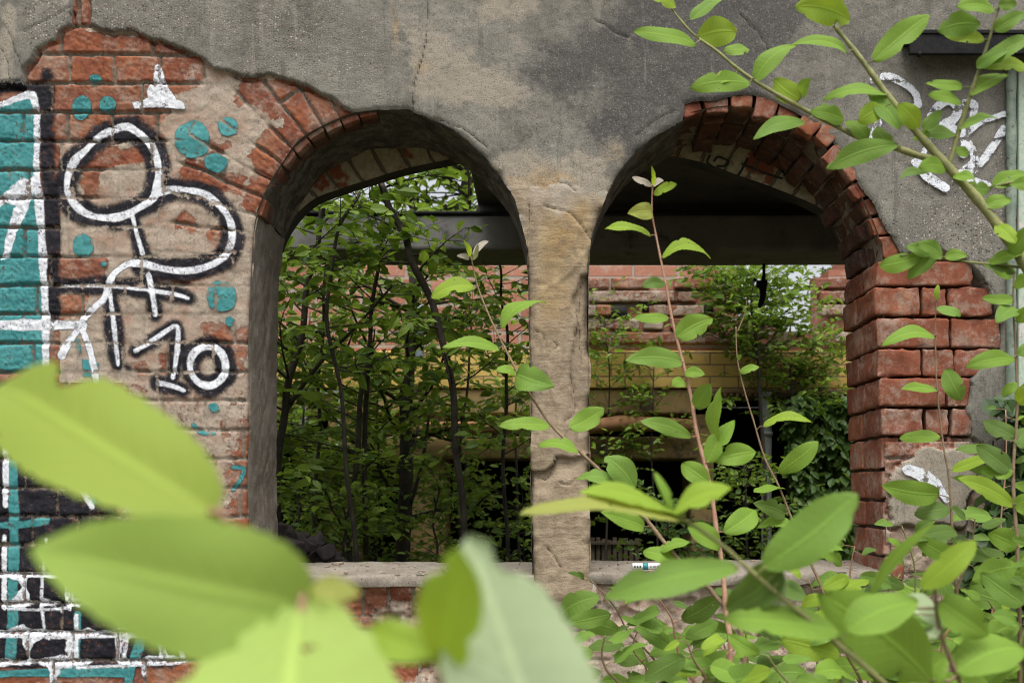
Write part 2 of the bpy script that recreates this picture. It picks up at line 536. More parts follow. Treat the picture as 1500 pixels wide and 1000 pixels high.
PIL = [(742, 262), (762, 268), (800, 283), (822, 268), (850, 274), (872, 292), (884, 296), (880, 330), (868, 380), (867, 884), (773, 884), (770, 372), (750, 300)]

# ---- grid in wall pixels
st = 2.4
us = np.concatenate([np.arange(-1500, -260, 40), np.arange(-260, -36, 5), np.arange(-36, 1536, st), np.arange(1536, 1760, 5), np.arange(1760, 2800, 40)])
vs = np.concatenate([np.arange(-90, -30, 6), np.arange(-30, 1036, st), np.arange(1036, 1460, 8)])
NU, NV = len(us), len(vs)
U, V = np.meshgrid(us, vs)
U = U.ravel().copy(); V = V.ravel().copy()


def f_open(u, v):
    w = fbm(u, v, 22, 3, 5) * 2.2 + np.where((v > 380) & (u > 740) & (u < 900), fbm(u, v, 55, 3, 15) * 5, 0)
    return np.minimum(poly_sd(u, v, LO), poly_sd(u, v, RO)) + w * np.where((v > 640) & ((u < 700) | (u > 900)), .4, 1)


def f_brick(u, v):
    """negative where the render has come away"""
    w = fbm(u, v, 30, 4, 9) * 5.0
    a = poly_sd(u, v, BR_L)
    b = poly_sd(u, v, STONE_B)
    return np.maximum(a, -(b + fbm(u, v, 46, 4, 55) * 22 + fbm(u, v, 15, 3, 56) * 5)) + w


def snap(f, mask, lim):
    d = f(U[mask], V[mask])
    near = np.abs(d) < lim
    idx = np.flatnonzero(mask)[near]
    u, v, d = U[idx], V[idx], d[near]
    e = .4
    gx = (f(u + e, v) - d) / e; gy = (f(u, v + e) - d) / e
    g2 = np.maximum(gx * gx + gy * gy, .25)
    mx = np.clip(-d * gx / g2, -1.1, 1.1); my = np.clip(-d * gy / g2, -1.1, 1.1)
    U[idx] += mx; V[idx] += my
    return idx


fine = (U > -36) & (U < 1536) & (V > -30) & (V < 1036)
sd0 = f_open(U, V)
i1 = snap(f_open, fine & (np.abs(sd0) < 3), 1.5)
m2 = fine.copy(); m2[i1] = False
i2 = snap(f_brick, m2 & (np.abs(f_brick(U, V)) < 3), 1.2)
SDO = f_open(U, V); SDO[i1] = 0.0
SDB = f_brick(U, V)
SDP = poly_sd(U, V, PIL) + fbm(U, V, 40, 5, 21) * 16 * (V < 400)


WU = fbm(U, V, 75, 5, 201, gain=.6); WV = fbm(U, V, 75, 5, 202, gain=.6)


def blobs(lst, base=0.0):
    a = np.full(len(U), base)
    for (u, v, ru, rv, s) in lst:
        q = np.sqrt(((U - u) / ru + WU * .9) ** 2 + ((V - v) / rv + WV * .9) ** 2)
        a = a + s * (1 - sstep(0.25, 1.45, q))
    return a


def lines(lst, lim=9.0):
    d = np.full(len(U), lim)
    for pts in lst:
        pts = smooth_pts(pts, 6)
        a = np.array(pts)
        m = (U > a[:, 0].min() - lim) & (U < a[:, 0].max() + lim) & (V > a[:, 1].min() - lim) & (V < a[:, 1].max() + lim)
        if m.any():
            j = fbm(U[m], V[m], 12, 3, 33) * 2.4
            d[m] = np.minimum(d[m], seg_dist(U[m] + j, V[m] - j, pts))
    return d


# ---- brick pattern: coursed brick and the radial ring of the left arch
def bricks(u, v):
    uu = u + fbm(u, v, 60, 2, 3) * 2.0; vv = v + fbm(u, v, 50, 3, 4) * 2.2
    ch = 42.4
    c = np.floor((vv - 77.5) / ch)
    lv = (vv - 77.5) - c * ch
    odd = np.mod(c, 2)
    L = np.where(odd == 0, 66.0, 134.0)
    off = np.where(odd == 0, 43.0, 84.0 - 134.0) + (_hash(c, c * 0, c * 0, 4) - .5) * 26
    k = np.floor((uu - off) / L)
    lu = (uu - off) - k * L
    dj = np.minimum(np.minimum(lu, L - lu), np.minimum(lv, ch - lv))
    rid = _hash(c, k, c * 0, 8)
    # header course (brick on edge) right below the sills
    s = (vv > 846) & (vv < 906)
    k2 = np.floor((uu - 345) / 37.0); lu2 = (uu - 345) - k2 * 37
    d2 = np.minimum(np.minimum(lu2, 37 - lu2), np.minimum(vv - 846, 906 - vv))
    s &= (uu > 352)
    dj = np.where(s, d2, dj); rid = np.where(s, _hash(k2, k2 * 0 + 77, k2 * 0, 8), rid)
    # ring
    cx, cy = 578.0, 368.0
    r = np.hypot(u - cx, v - cy); th = np.degrees(np.arctan2(cy - v, -(u - cx)))  # 0 = left, 90 = top
    ring = (r < 352 + fbm(u, v, 40, 2, 6) * 3) & (th > -4) & (th < 95) & (v < 375)
    stp = 7.5
    tw = th + fbm(u, v, 50, 2, 14) * .7
    kk = np.floor(tw / stp); lt = (tw - kk * stp) / stp
    dr = np.minimum(lt, 1 - lt) * np.radians(stp) * r
    half = np.mod(kk, 2)
    rj = np.where(half == 0, 9999.0, np.abs(r - 277))
    dr = np.minimum(np.minimum(dr, rj), np.minimum(352 - r, r - 196))
    rr = _hash(kk, half * np.floor(r / 277) + 300, kk * 0, 8)
    dj = np.where(ring, dr, dj); rid = np.where(ring, rr, rid)
    return dj, rid, ring


dj, RND, RING = bricks(U, V)
RND = np.clip(RND + fbm(U, V, 70, 2, 61) * .12, 0, 1)
JOINT = 1 - sstep(1.2, 3.8, dj + fbm(U, V, 9, 3, 41) * 1.5)

# ---- how much old render still clings to the bricks
clean = [[(98, -40), (138, -40), (138, 44), (98, 44)], [(48, 78), (52, 44), (104, 36), (215, 50), (292, 84), (302, 112), (246, 120), (300, 124), (250, 128), (240, 165), (236, 204), (165, 204), (78, 206), (78, 125), (34, 124)],
         [(352, 108), (430, 116), (516, 165), (452, 196), (403, 253), (374, 318), (352, 300), (384, 240), (352, 232), (410, 175), (352, 150)],
         [(272, 232), (352, 262), (350, 284), (270, 262)], [(226, 392), (318, 388), (324, 404), (300, 413), (226, 412)],
         [(80, 378), (150, 376), (146, 410), (82, 412)], [(84, 432), (132, 428), (116, 462), (86, 470)],
         [(296, 478), (330, 482), (346, 498), (302, 500)], [(118, 228), (214, 212), (222, 240), (150, 244), (124, 300)],
         [(310, 338), (330, 330), (322, 368), (306, 366)], [(256, 300), (286, 314), (280, 332), (258, 322)], [(306, 205), (330, 210), (312, 250)], [(80, 170), (100, 170), (110, 200), (80, 202)],
         [(190, 530), (214, 524), (222, 548), (196, 552)], [(232, 520), (252, 516), (250, 546), (230, 548)],
         [(322, 500), (364, 480), (366, 790), (318, 790)], [(364, 846), (640, 846), (640, 960), (600, 1000), (364, 1000)], [(650, 905), (690, 905), (690, 958), (650, 958)],
         [(1290, 376), (1420, 380), (1400, 660), (1292, 760)]]
cl = np.full(len(U), 1e9)
for p in clean:
    cl = np.minimum(cl, poly_sd(U, V, p))
SMEAR = sstep(-9, 14, cl + fbm(U, V, 26, 4, 51) * 14)
SMEAR = np.where(V > 790, np.clip(SMEAR, 0, np.where(U < 330, .25, .62)), SMEAR)
SMEAR = np.where((U < 84) & (V < 560), .12, SMEAR)
SMEAR = np.where((U < 320) & (V > 560) & (V <= 830), .42, SMEAR)
SMEAR = np.clip(SMEAR * .92 + .05 + blobs([(345, 640, 44, 200, .46), (200, 640, 160, 120, .2), (430, 150, 90, 60, .22), (330, 108, 60, 16, .3), (140, 110, 120, 60, .12), (585, 900, 60, 26, .6), (1000, 930, 160, 70, .35), (1350, 720, 80, 60, .5)]), 0, 1)
FLECK = blobs([(345, 640, 40, 190, .8), (330, 108, 60, 16, .7), (400, 150, 70, 40, .45), (350, 470, 30, 60, .6), (1270, 760, 60, 60, .8), (90, 900, 210, 80, .35), (700, 960, 80, 60, .5), (1350, 660, 80, 30, .9), (290, 110, 40, 30, .7)], 0.04)
RUB = blobs([(575, 895, 72, 30, 1), (980, 900, 170, 60, .8), (1200, 930, 140, 90, .8), (700, 990, 110, 50, .6), (1400, 850, 120, 140, .6)])

# ---- relief (metres, towards the viewer)
hb = -0.020 + 0.0115 * sstep(0.8, 3.6, dj + fbm(U, V, 10, 3, 40) * 1.6) + (_hash(np.floor(RND * 9999), U * 0, U * 0, 3) - .5) * 0.004
hb += fbm(U, V, 14, 4, 71) * 0.0018 + fbm(U, V, 6, 2, 70) * .0008
sm_h = -0.0095 + fbm(U, V, 34, 4, 72) * 0.0040 + fbm(U, V, 9, 3, 79) * .0022
hb = hb * (1 - SMEAR * .96) + sm_h * SMEAR * .96
hb -= .014 * np.exp(-((SDB + 2.2) / 2.2) ** 2) * np.clip(.55 + 1.6 * fbm(U, V, 45, 3, 97), 0, 1.3)
hb -= .045 * ((U > 1294) & (U < 1474) & (V > 378) & (V < 645))
hb -= RUB * (0.018 + 0.030 * np.abs(fbm(U, V, 26, 3, 88)))
hp = fbm(U, V, 260, 3, 73) * 0.006 + fbm(U, V, 26, 4, 74) * 0.0009 + fbm(U, V, 7, 3, 75) * 0.0012
# second coat left of the crack that runs down to the left arch
COAT = [(627, -60), (626, 20), (624, 60), (612, 106), (606, 130), (604, 163)]
coat_side = np.interp(V, [p[1] for p in COAT], [p[0] for p in COAT])
hp += np.where((U < coat_side) & (V < 170), 0.004, 0)
CR_P = lines([COAT, [(0, 70), (12, 92), (15, 126)], [(8, 40), (20, 66), (34, 100)], [(36, 46), (60, 34), (84, 22), (110, 4)], [(640, 175), (680, 190), (712, 215)],
              [(870, 30), (900, 46), (930, 60)], [(930, 200), (960, 176), (990, 160)], [(1085, 20), (1120, 60), (1128, 100)], [(1440, 408), (1460, 430), (1474, 440)]])
CR_S = lines([[(816, 268), (832, 270), (842, 280)], [(796, 302), (838, 316), (865, 350)], [(858, 408), (846, 424), (838, 446), (846, 470), (838, 512), (836, 548)],
              [(864, 400), (852, 420), (848, 470), (852, 540)],
              [(780, 690), (800, 690), (812, 678), (814, 668), (842, 670), (858, 664)], [(784, 698), (800, 702), (808, 690), (818, 668)], [(822, 706), (834, 710), (842, 702)], [(786, 484), (796, 488), (798, 512)],
              [(812, 500), (818, 506), (812, 512)], [(782, 560), (800, 548), (808, 590)], [(836, 548), (842, 600), (826, 618)], [(800, 800), (822, 830)], [(770, 410), (776, 300)]])
hp -= 0.003 * np.exp(-(CR_P / 1.3) ** 2)
hp -= 0.003 * np.exp(-np.maximum(SDB, 0) / 3.0)                       # broken render thins to its edge
hs = 0.003 + fbm(U, V, 60, 4, 76) * 0.0045 + fbm(U, V, 12, 4, 77) * 0.0016
strip = poly_sd(U, V, [(880, 398), (852, 404), (838, 444), (847, 470), (838, 512), (836, 560), (842, 610), (846, 664), (880, 664)])
hs -= 0.014 * sstep(2.0, -2.5, strip + fbm(U, V, 14, 3, 78) * 2)
led = V - np.interp(U, [776, 800, 812, 816, 842, 866], [691, 690, 678, 669, 671, 663])
hs -= np.where(led > 0, 0.014 * sstep(0, 1.5, led) * (1 - sstep(2, 38, led)), 0)
hs += 0.010 * sstep(60, 0, np.abs(V - 905)) * (V > 700)
hs -= 0.004 * np.exp(-(CR_S / 1.6) ** 2)
scar = lines([[(798, 424), (830, 402), (862, 366)], [(846, 330), (842, 360), (852, 380)]], 30)
hs += 0.002 * np.exp(-(scar / 3.0) ** 2)
kp = sstep(20, -22, SDP)
H = hp * (1 - kp) + hs * kp
tB = np.where(SDP < 8, 1.0, sstep(-1.6, 1.6, SDB))
H = hb * (1 - tB) + H * tB
H -= np.where(SDP < 10, .020 * np.exp(-np.maximum(SDO, 0) / 6.5) * np.clip(.6 + 1.2 * fbm(U, V, 40, 3, 66), .05, 1.6), 0.007 * np.exp(-np.maximum(SDO, 0) / 3.2))   # worn arrises

XW = (U - VX) / S; YW = D - H; ZW = EYE + (VY - V) / S
W3 = np.stack([XW, YW, ZW], 1)

# ---- faces
ii, jj = np.meshgrid(np.arange(NV - 1), np.arange(NU - 1), indexing='ij')
a = (ii * NU + jj).ravel()
Q = np.stack([a, a + NU, a + NU + 1, a + 1], 1)
keep = (SDO[Q] > -0.05).all(1)
Q = Q[keep]
cb = SDB[Q].mean(1); cp = SDP[Q].mean(1)
is_p = cp < 0
is_b = (~is_p) & (cb < 0)
is_r = ~is_p & ~is_b

PEB = blobs([(430, 60, 110, 70, .9), (220, 30, 120, 40, .7), (60, 30, 40, 60, .6), (1370, 300, 130, 110, 1.0), (520, 120, 70, 50, .4), (900, 120, 120, 80, .2)], .12)
LIGHT = blobs([(650, 105, 50, 60, 1.0), (715, 120, 60, 36, .6), (614, 50, 34, 56, .5), (735, 14, 60, 22, .85), (760, 62, 18, 30, .45), (740, 130, 50, 40, .35), (850, 252, 70, 40, .7), (775, 250, 60, 40, .8), (930, 60, 26, 60, .35), (1090, 30, 60, 30, .25), (905, 205, 30, 26, .5), (10, 60, 16, 70, .7)], 0)
LIGHT += .75 * sstep(60, 0, SDP) * (V < 340)
LIGHT += np.where(poly_sd(U, V, STONE_B) < 4, .9, 0)
DARK = .10 * (U < coat_side) + blobs([(480, 60, 100, 60, .2), (250, 20, 120, 30, .2), (1010, 70, 210, 120, .75), (960, 170, 120, 60, .35), (1120, 20, 160, 60, .35), (700, 60, 50, 20, .3), (812, 110, 90, 70, .25), (1290, 70, 60, 30, .55), (940, 30, 30, 50, .3)], 0)
OCH = blobs([(780, 262, 60, 40, .5), (580, 40, 9, 46, .55), (620, 100, 22, 14, .45), (905, 220, 26, 22, .4), (820, 275, 70, 26, .4)], 0)
OCH += np.where(poly_sd(U, V, STONE_B) < 4, .25, 0)
OCH_S = blobs([(820, 400, 50, 90, .55), (795, 480, 36, 100, .22), (820, 330, 60, 50, .3)], .0)
DARK_S = blobs([(800, 350, 50, 50, .25), (815, 560, 60, 80, .2), (810, 760, 60, 60, .2), (852, 560, 20, 130, .35), (848, 340, 14, 40, .3), (790, 640, 24, 60, .2), (862, 430, 10, 80, .4)], 0)
LIGHT_S = np.exp(-(scar / 3.5) ** 2) * .35 + blobs([(820, 280, 90, 45, .7), (848, 262, 40, 26, .7), (795, 255, 26, 18, .5), (800, 560, 30, 60, .25)], 0)
DARK_B = blobs([(1330, 620, 60, 8, .2), (1480, 680, 70, 120, .5), (980, 960, 200, 60, .35)], 0)


PARTS = {}


def sub(faces, name, mat, attrs):
    ids = np.unique(faces)
    mp = np.zeros(len(U), np.int64); mp[ids] = np.arange(len(ids))
    PARTS[name] = mesh_obj(name, W3[ids], mp[faces].astype(np.int32), mat, WALL, {k: v[ids] for k, v in attrs.items()})
    return PARTS[name]


sub(Q[is_b], 'exposed_brickwork', BRICK, dict(rnd=RND, joint=JOINT, smear=SMEAR, fleck=FLECK, dark=DARK_B))
sub(Q[is_r], 'render_coat', PLASTER, dict(pebble=PEB, light=LIGHT, dark=DARK, ochre=OCH, crack=CR_P))
sub(Q[is_p], 'stone_pillar', STONE, dict(ochre=OCH_S, crack=CR_S, dark=DARK_S, light=LIGHT_S))

# ================================================================== reveals of the openings
T_W = 0.280


def reveal(name, pts, mat, depth0=0.0, amp=0.004, cracks=(), brick_zone=None, recess=0.0, seed=0, parent=None):
    """the thickness of the wall behind an outline; pts run with the opening on their right-hand side"""
    pts = np.array(smooth_pts(pts, 5.0))
    n = len(pts)
    tg = np.gradient(pts, axis=0); tg /= np.linalg.norm(tg, axis=1, keepdims=True)
    nrm = np.stack([-tg[:, 1], tg[:, 0]], 1)          # in (u, v) with v down
    s = np.concatenate([[0], np.cumsum(np.linalg.norm(np.diff(pts, axis=0), axis=1))])
    m = 36
    dep = np.linspace(0, 1, m) ** 1.05
    SS, DD = np.meshgrid(s, dep, indexing='ij')
    off = fbm(SS, DD * T_W * S, 42, 4, 91 + seed) * amp + fbm(SS, DD * T_W * S, 12, 3, 92 + seed) * amp * .4
    edge = sstep(0, .05, DD)
    off = off * edge - recess
    cr = np.full(SS.shape, 9.0)
    for c in cracks:
        cr = np.minimum(cr, seg_dist(SS + fbm(SS, DD * 150, 15, 3, 7) * 4, DD * T_W * S, c))
    off -= 0.006 * np.exp(-(cr / 2.0) ** 2)
    u = pts[:, 0:1] + nrm[:, 0:1] * off * S
    v = pts[:, 1:2] + nrm[:, 1:2] * off * S
    y = D + 0.0035 + depth0 + DD * (T_W - depth0)
    Vv = np.stack([(u - VX) / S, y, EYE + (VY - v) / S], -1).reshape(-1, 3)
    i, j = np.meshgrid(np.arange(n - 1), np.arange(m - 1), indexing='ij')
    k = (i * m + j).ravel()
    Fc = np.stack([k, k + 1, k + m + 1, k + m], 1)
    z = np.zeros(n * m)
    at = dict(pebble=z + .35, light=z, dark=z, ochre=z, crack=cr.ravel())
    if brick_zone is not None:
        bz = brick_zone(pts, DD)
        at['ochre'] = z
    return mesh_obj(name, Vv, Fc, mat, parent or WALL, at), pts, SS, DD


# left opening: jamb, soffit and the pillar's left flank
iL = [p for p in LO]
jl = iL[0:8]
cracks = [[(0, 96), (60, 84), (120, 98), (180, 80), (220, 70), (270, 92), (330, 80), (380, 96), (430, 70), (480, 90)], [(250, 80), (290, 50), (320, 70)], [(160, 88), (190, 120), (230, 108)]]
o, *_ = reveal('jamb', jl, JAMBM, amp=0.007, cracks=cracks, seed=1)
reveal('soffit', iL[7:24], m_plaster('dark_soffit_render', (0.040, 0.035, 0.030), (0.085, 0.076, 0.066)), amp=0.006, seed=2)  # soffit render, a darker tone than the jambs
reveal('pillar_flank', iL[23:], JAMBM, amp=0.004, seed=3, parent=PARTS['stone_pillar'])
# right opening
reveal('pillar_flank', RO_L[:5], JAMBM, amp=0.004, seed=4, parent=PARTS['stone_pillar'])
reveal('soffit', RO_L[4:] + [(1006, 170)], bpy.data.materials['dark_soffit_render'], amp=0.006, seed=5)

# bricks of the left arch showing at the front of the soffit (render has fallen off the arris)
g = Geo()


def brick_block(g, quad_f, quad_b, y0, y1, seed, n=(9, 5, 6), r=0.16, amp=0.0035, **at):
    """a worn brick between a front outline and a back outline; quads are (x, z) corners: inner-a, inner-b, outer-b, outer-a"""
    key = ('bb',) + n
    if key not in _CG:
        _CG[key] = cube_grid(*n)
    Uc, Fc = _CG[key]
    # spread the rings so that the rounded arris is dense
    A = np.array(quad_f, float); B = np.array(quad_b, float)
    dims = np.array([np.linalg.norm(A[1] - A[0]), y1 - y0, np.linalg.norm(A[2] - A[1])])
    rr = r * min(dims)
    half = dims / 2
    p = np.stack([ring_levels(Uc[:, a], n[a], rr / half[a]) for a in range(3)], 1)
    q0 = p * half
    q = np.clip(q0, -(half - rr), half - rr)
    dl = q0 - q; ln = np.linalg.norm(dl, axis=1, keepdims=True)
    nn = dl / np.maximum(ln, 1e-9)
    q0 = q + np.where(ln > 1e-9, nn * np.minimum(ln, rr), 0)
    t = q0 / half * .5 + .5
    a_, y_, c_ = t[:, 0:1], t[:, 1:2], t[:, 2:3]
    fr = (A[0] * (1 - a_) + A[1] * a_) * (1 - c_) + (A[3] * (1 - a_) + A[2] * a_) * c_
    bk = (B[0] * (1 - a_) + B[1] * a_) * (1 - c_) + (B[3] * (1 - a_) + B[2] * a_) * c_
    xz = fr * (1 - y_) + bk * y_
    W = np.stack([xz[:, 0], (y0 + (y1 - y0) * y_)[:, 0], xz[:, 1]], 1)
    cen = W.mean(0)
    dirn = W - cen; dirn /= np.linalg.norm(dirn, axis=1, keepdims=True) + 1e-9
    nz = fbm(W[:, 0], W[:, 1], 0.035, 4, seed, z=W[:, 2]) * amp + fbm(W[:, 0], W[:, 1], 0.010, 3, seed + 5, z=W[:, 2]) * amp * .45
    W = W + dirn * nz[:, None]
    g.add(W, Fc, **{k: (f(W) if callable(f) else f) for k, f in at.items()})


def uv2xz(u, v):
    return ((u - VX) / S, EYE + (VY - v) / S)


def zero(W): return np.zeros(len(W))


rr_ = random.Random(5)
# --- ring of the right arch
rt = [(118, 209), (110, 207), (90, 207), (75, 204), (60, 199), (45, 193), (30, 193), (15, 198), (2, 207), (-4, 210)]
rts = np.array(sorted(rt))
def r_in(th): return np.interp(th, rts[:, 0], rts[:, 1])
CX, CY = 1078.0, 368.0
def pol(th, r): return uv2xz(CX + r * math.cos(R(th)), CY - r * math.sin(R(th)))
th = 111.0; k = 0
while th > -1:
    step = 8.6 + rr_.uniform(-1.0, 1.2)
    t0, t1 = th - .55, th - step + .55
    rows = [(0.006, 0.118), (0.128, 0.275)] if k % 2 == 0 else [(0.006, 0.060), (0.069, 0.182), (0.191, 0.275)]
    for r_i, (d0, d1) in enumerate(rows):
        e = rr_.uniform(-6, 10.0)
        front = rr_.uniform(0, .012) if r_i == 0 else 0
        q = [pol(t0, r_in(t0) + e), pol(t1, r_in(t1) + e), pol(t1, r_in(t1) + 70), pol(t0, r_in(t0) + 70)]
        rv = rr_.random()
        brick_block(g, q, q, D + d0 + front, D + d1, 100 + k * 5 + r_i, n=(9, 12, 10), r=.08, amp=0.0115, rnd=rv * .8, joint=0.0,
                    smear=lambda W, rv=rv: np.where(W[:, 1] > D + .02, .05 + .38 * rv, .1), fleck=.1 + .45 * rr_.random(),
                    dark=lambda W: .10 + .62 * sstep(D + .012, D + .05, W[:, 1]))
    th -= step; k += 1
# --- toothed bricks of the left arch at the arris
th = 15.0; k = 0
LCX, LCY = 578.0, 368.0
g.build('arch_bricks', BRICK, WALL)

g2 = Geo()
while th < 80:
    step = 7.5
    r0 = np.hypot(*(np.array([np.interp(th, [0, 12, 25, 40, 55, 70, 80], [212, 206, 210, 208, 205, 203, 205])] + [0])))
    def polL(t, r): return uv2xz(LCX - r * math.cos(R(t)), LCY - r * math.sin(R(t)))
    e = rr_.uniform(-5, 3)
    q = [polL(th + .25, r0 + e), polL(th + step - .25, r0 + e), polL(th + step - .25, r0 + 60), polL(th + .25, r0 + 60)]
    dd = rr_.choice([.05, .075, .062, .09])
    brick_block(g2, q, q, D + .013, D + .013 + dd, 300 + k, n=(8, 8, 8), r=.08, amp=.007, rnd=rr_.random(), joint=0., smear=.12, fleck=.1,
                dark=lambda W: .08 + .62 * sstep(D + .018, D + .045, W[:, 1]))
    th += step; k += 1
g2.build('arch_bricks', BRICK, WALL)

# --- quoin of the right jamb: worn bricks with raked joints
g = Geo()
courses = [(383, 416, [1285, 1428]), (421, 460, [1283, 1351, 1390, 1460]), (466, 507, [1286, 1394, 1470]), (512, 549, [1287, 1352, 1400, 1468]),
           (555, 594, [1289, 1388, 1424]), (599, 636, [1292, 1356, 1394, 1428]), (642, 683, [1294, 1320, 1390, 1432]), (689, 729, [1295, 1332]),
           (735, 770, [1297, 1330]), (776, 812, [1298, 1330]), (818, 850, [1300, 1330])]
for ci, (v0, v1, js) in enumerate(courses):
    v0, v1 = v0 - .9, v1 + .9
    for bi in range(len(js) - 1):
        u0, u1 = js[bi] + (0 if bi == 0 else 2), js[bi + 1] - 2
        rec = rr_.uniform(0, .006) + (0.003 if bi else 0) + (.012 if ci > 5 else 0)
        long_ = (bi == 0 and u1 - u0 > 90)
        d1 = .118 if (long_ or bi) else .155
        tl = rr_.uniform(-1.2, 1.2)
        a0 = uv2xz(u0, v1 + tl); a1 = uv2xz(u1, v1); a2 = uv2xz(u1, v0 + tl * .5); a3 = uv2xz(u0, v0)
        rv = rr_.random()
        sm = lambda W: .06 + .42 * sstep(1396, 1470, W[:, 0] * S + VX) + (.35 if ci > 5 else 0) * sstep(1298, 1330, W[:, 0] * S + VX)
        brick_block(g, [a0, a1, a2, a3], [a0, a1, a2, a3], D + .002 + rec, D + d1, 500 + ci * 9 + bi, n=(18, 9, 10), r=.075, amp=.0095, rnd=(.02 + .34 * rv if ci % 3 else .6 + .2 * rv), joint=0.,
                    smear=sm, fleck=(.10 if ci < 5 else .5), dark=.06 + .16 * rr_.random())
        if bi == 0:   # second brick behind it, seen on the jamb
            w = rr_.uniform(70, 110)
            sh = rr_.uniform(-1.5, 1.5)
            a0 = uv2xz(u0 + sh, v1); a1 = uv2xz(u0 + w, v1); a2 = uv2xz(u0 + w, v0); a3 = uv2xz(u0 + sh, v0)
            brick_block(g, [a0, a1, a2, a3], [a0, a1, a2, a3], D + d1 + .009, D + .279, 700 + ci, n=(9, 10, 9), r=.075, amp=.007, rnd=rr_.random(), joint=0., smear=.1,
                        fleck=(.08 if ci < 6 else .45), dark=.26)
g.build('quoin_bricks', BRICK, WALL)
# bed of mortar behind the worn bricks
bed = [(1001, 176), (1004, 150)] + RO_RING[1:] + RO_R
n_ = 0
ring_bed = [(CX + (r_in(t) + 9) * math.cos(R(t)), CY - (r_in(t) + 9) * math.sin(R(t))) for t in np.arange(112, 0, -6)] + [(1296, 390), (1300, 560), (1306, 700), (1308, 852)]
def bed_attr(n): return dict(rnd=np.full(n, .5), joint=np.full(n, 1.), smear=np.zeros(n), fleck=np.full(n, .1), dark=np.full(n, .35))
pts = np.array(smooth_pts(ring_bed, 8)); n = len(pts)
Vb = []
for kx, yy in enumerate(np.linspace(D + .012, D + .279, 12)):
    for (u, v) in pts:
        x, z = uv2xz(u, v); Vb.append((x, yy, z))
Fb = [(kx * n + i, (kx + 1) * n + i, (kx + 1) * n + i + 1, kx * n + i + 1) for kx in range(11) for i in range(n - 1)]
# and the mortar face in front, between the bed line and the render's edge
base = len(Vb)
outer = []
for (u, v) in pts:
    dx, dy = u - CX, v - CY
    if v < 380:
        L = math.hypot(dx, dy); outer.append((u + dx / L * 46, v + dy / L * 46))
    else:
        outer.append((u + 60, v))
for (u, v) in pts:
    x, z = uv2xz(u, v); Vb.append((x, D + .055, z))
for (u, v) in outer:
    x, z = uv2xz(u, v); Vb.append((x, D + .055, z))
Fb += [(base + i, base + i + 1, base + n + i + 1, base + n + i) for i in range(n - 1)]
mesh_obj('mortar_bed', Vb, Fb, BRICK, WALL, bed_attr(len(Vb)))

# ================================================================== sills
def sill(u0, u1, vtop, seed, proud):
    x0, x1 = (u0 - VX) / S, (u1 - VX) / S
    zt = EYE + (VY - vtop) / S
    prof = [(-proud + .002, -.030), (-proud, -.022), (-proud, -.006), (-proud + .006, 0.0)] + [(d, .0 + d * .055) for d in np.linspace(.012, T_W + .02, 26)] + [(T_W + .022, -.05)]
    xs = np.linspace(x0, x1, int((x1 - x0) / .006))
    Vv = []
    for (dy, dz) in prof:
        for x in xs:
            Vv.append((x, D + dy, zt + dz))
    Vv = np.array(Vv)
    nz = fbm(Vv[:, 0], Vv[:, 1], .09, 4, seed, z=Vv[:, 2]) * .006 + fbm(Vv[:, 0], Vv[:, 1], .022, 3, seed + 3, z=Vv[:, 2]) * .0025
    Vv[:, 2] += nz
    Vv[:, 1] += np.where(Vv[:, 1] < D + .01, np.abs(fbm(Vv[:, 0], Vv[:, 2], .07, 5, seed + 9)) * .024, 0)
    n = len(xs); m = len(prof)
    Fc = [(i * n + j, i * n + j + 1, (i + 1) * n + j + 1, (i + 1) * n + j) for i in range(m - 1) for j in range(n - 1)]
    z = np.zeros(len(Vv))
    return mesh_obj('sill', Vv, Fc, SILLM, WALL, dict(pebble=z + .15, light=z + .2, dark=z, ochre=z, crack=z + 9))


sill(362, 782, 843, 31, .004)
sill(862, 1306, 840, 37, .002)

# ================================================================== the inner leaf with one wide arch
WHITEW = NT('flaking_whitewash')
_n1 = WHITEW.noise(7, 5, .6); _n2 = WHITEW.noise(60, 5, .7)
_c = WHITEW.mix(WHITEW.mr(_n2, .35, .65), (0.27, 0.235, 0.15), (0.38, 0.34, 0.235))
_c = WHITEW.mix(WHITEW.mr(_n1, .52, .57), _c, (0.22, .065, .035))
_c = WHITEW.mix(WHITEW.mr(WHITEW.attr('joint'), .3, .7), _c, (.14, .11, .08))
WHITEW.done(WHITEW.bsdf(_c, .9, WHITEW.bump(_n2, .3, .003)))
Y1, Y2 = D + T_W + .006, D + T_W + .066
def pw(px, py, d):
    q = P(px, py, d); return (q.x, q.z)
crv = [(384, 480), (392, 420), (414, 345), (452, 297), (500, 276), (544, 262), (590, 248), (640, 237), (720, 222), (820, 215), (930, 221), (1025, 237), (1079, 256), (1136, 276), (1202, 305), (1232, 338), (1262, 420), (1268, 480)]
crv = [pw(a_, b_, Y1) for a_, b_ in smooth_pts(crv, 10)]
crv = [(-.86, 0.0)] + [(max(-.86, x), z) for x, z in crv] + [(1.0, 0.0)]
crv = [(min(1.0, x), z) for x, z in crv]
g = Geo()
top = EYE + (VY + 84) / S
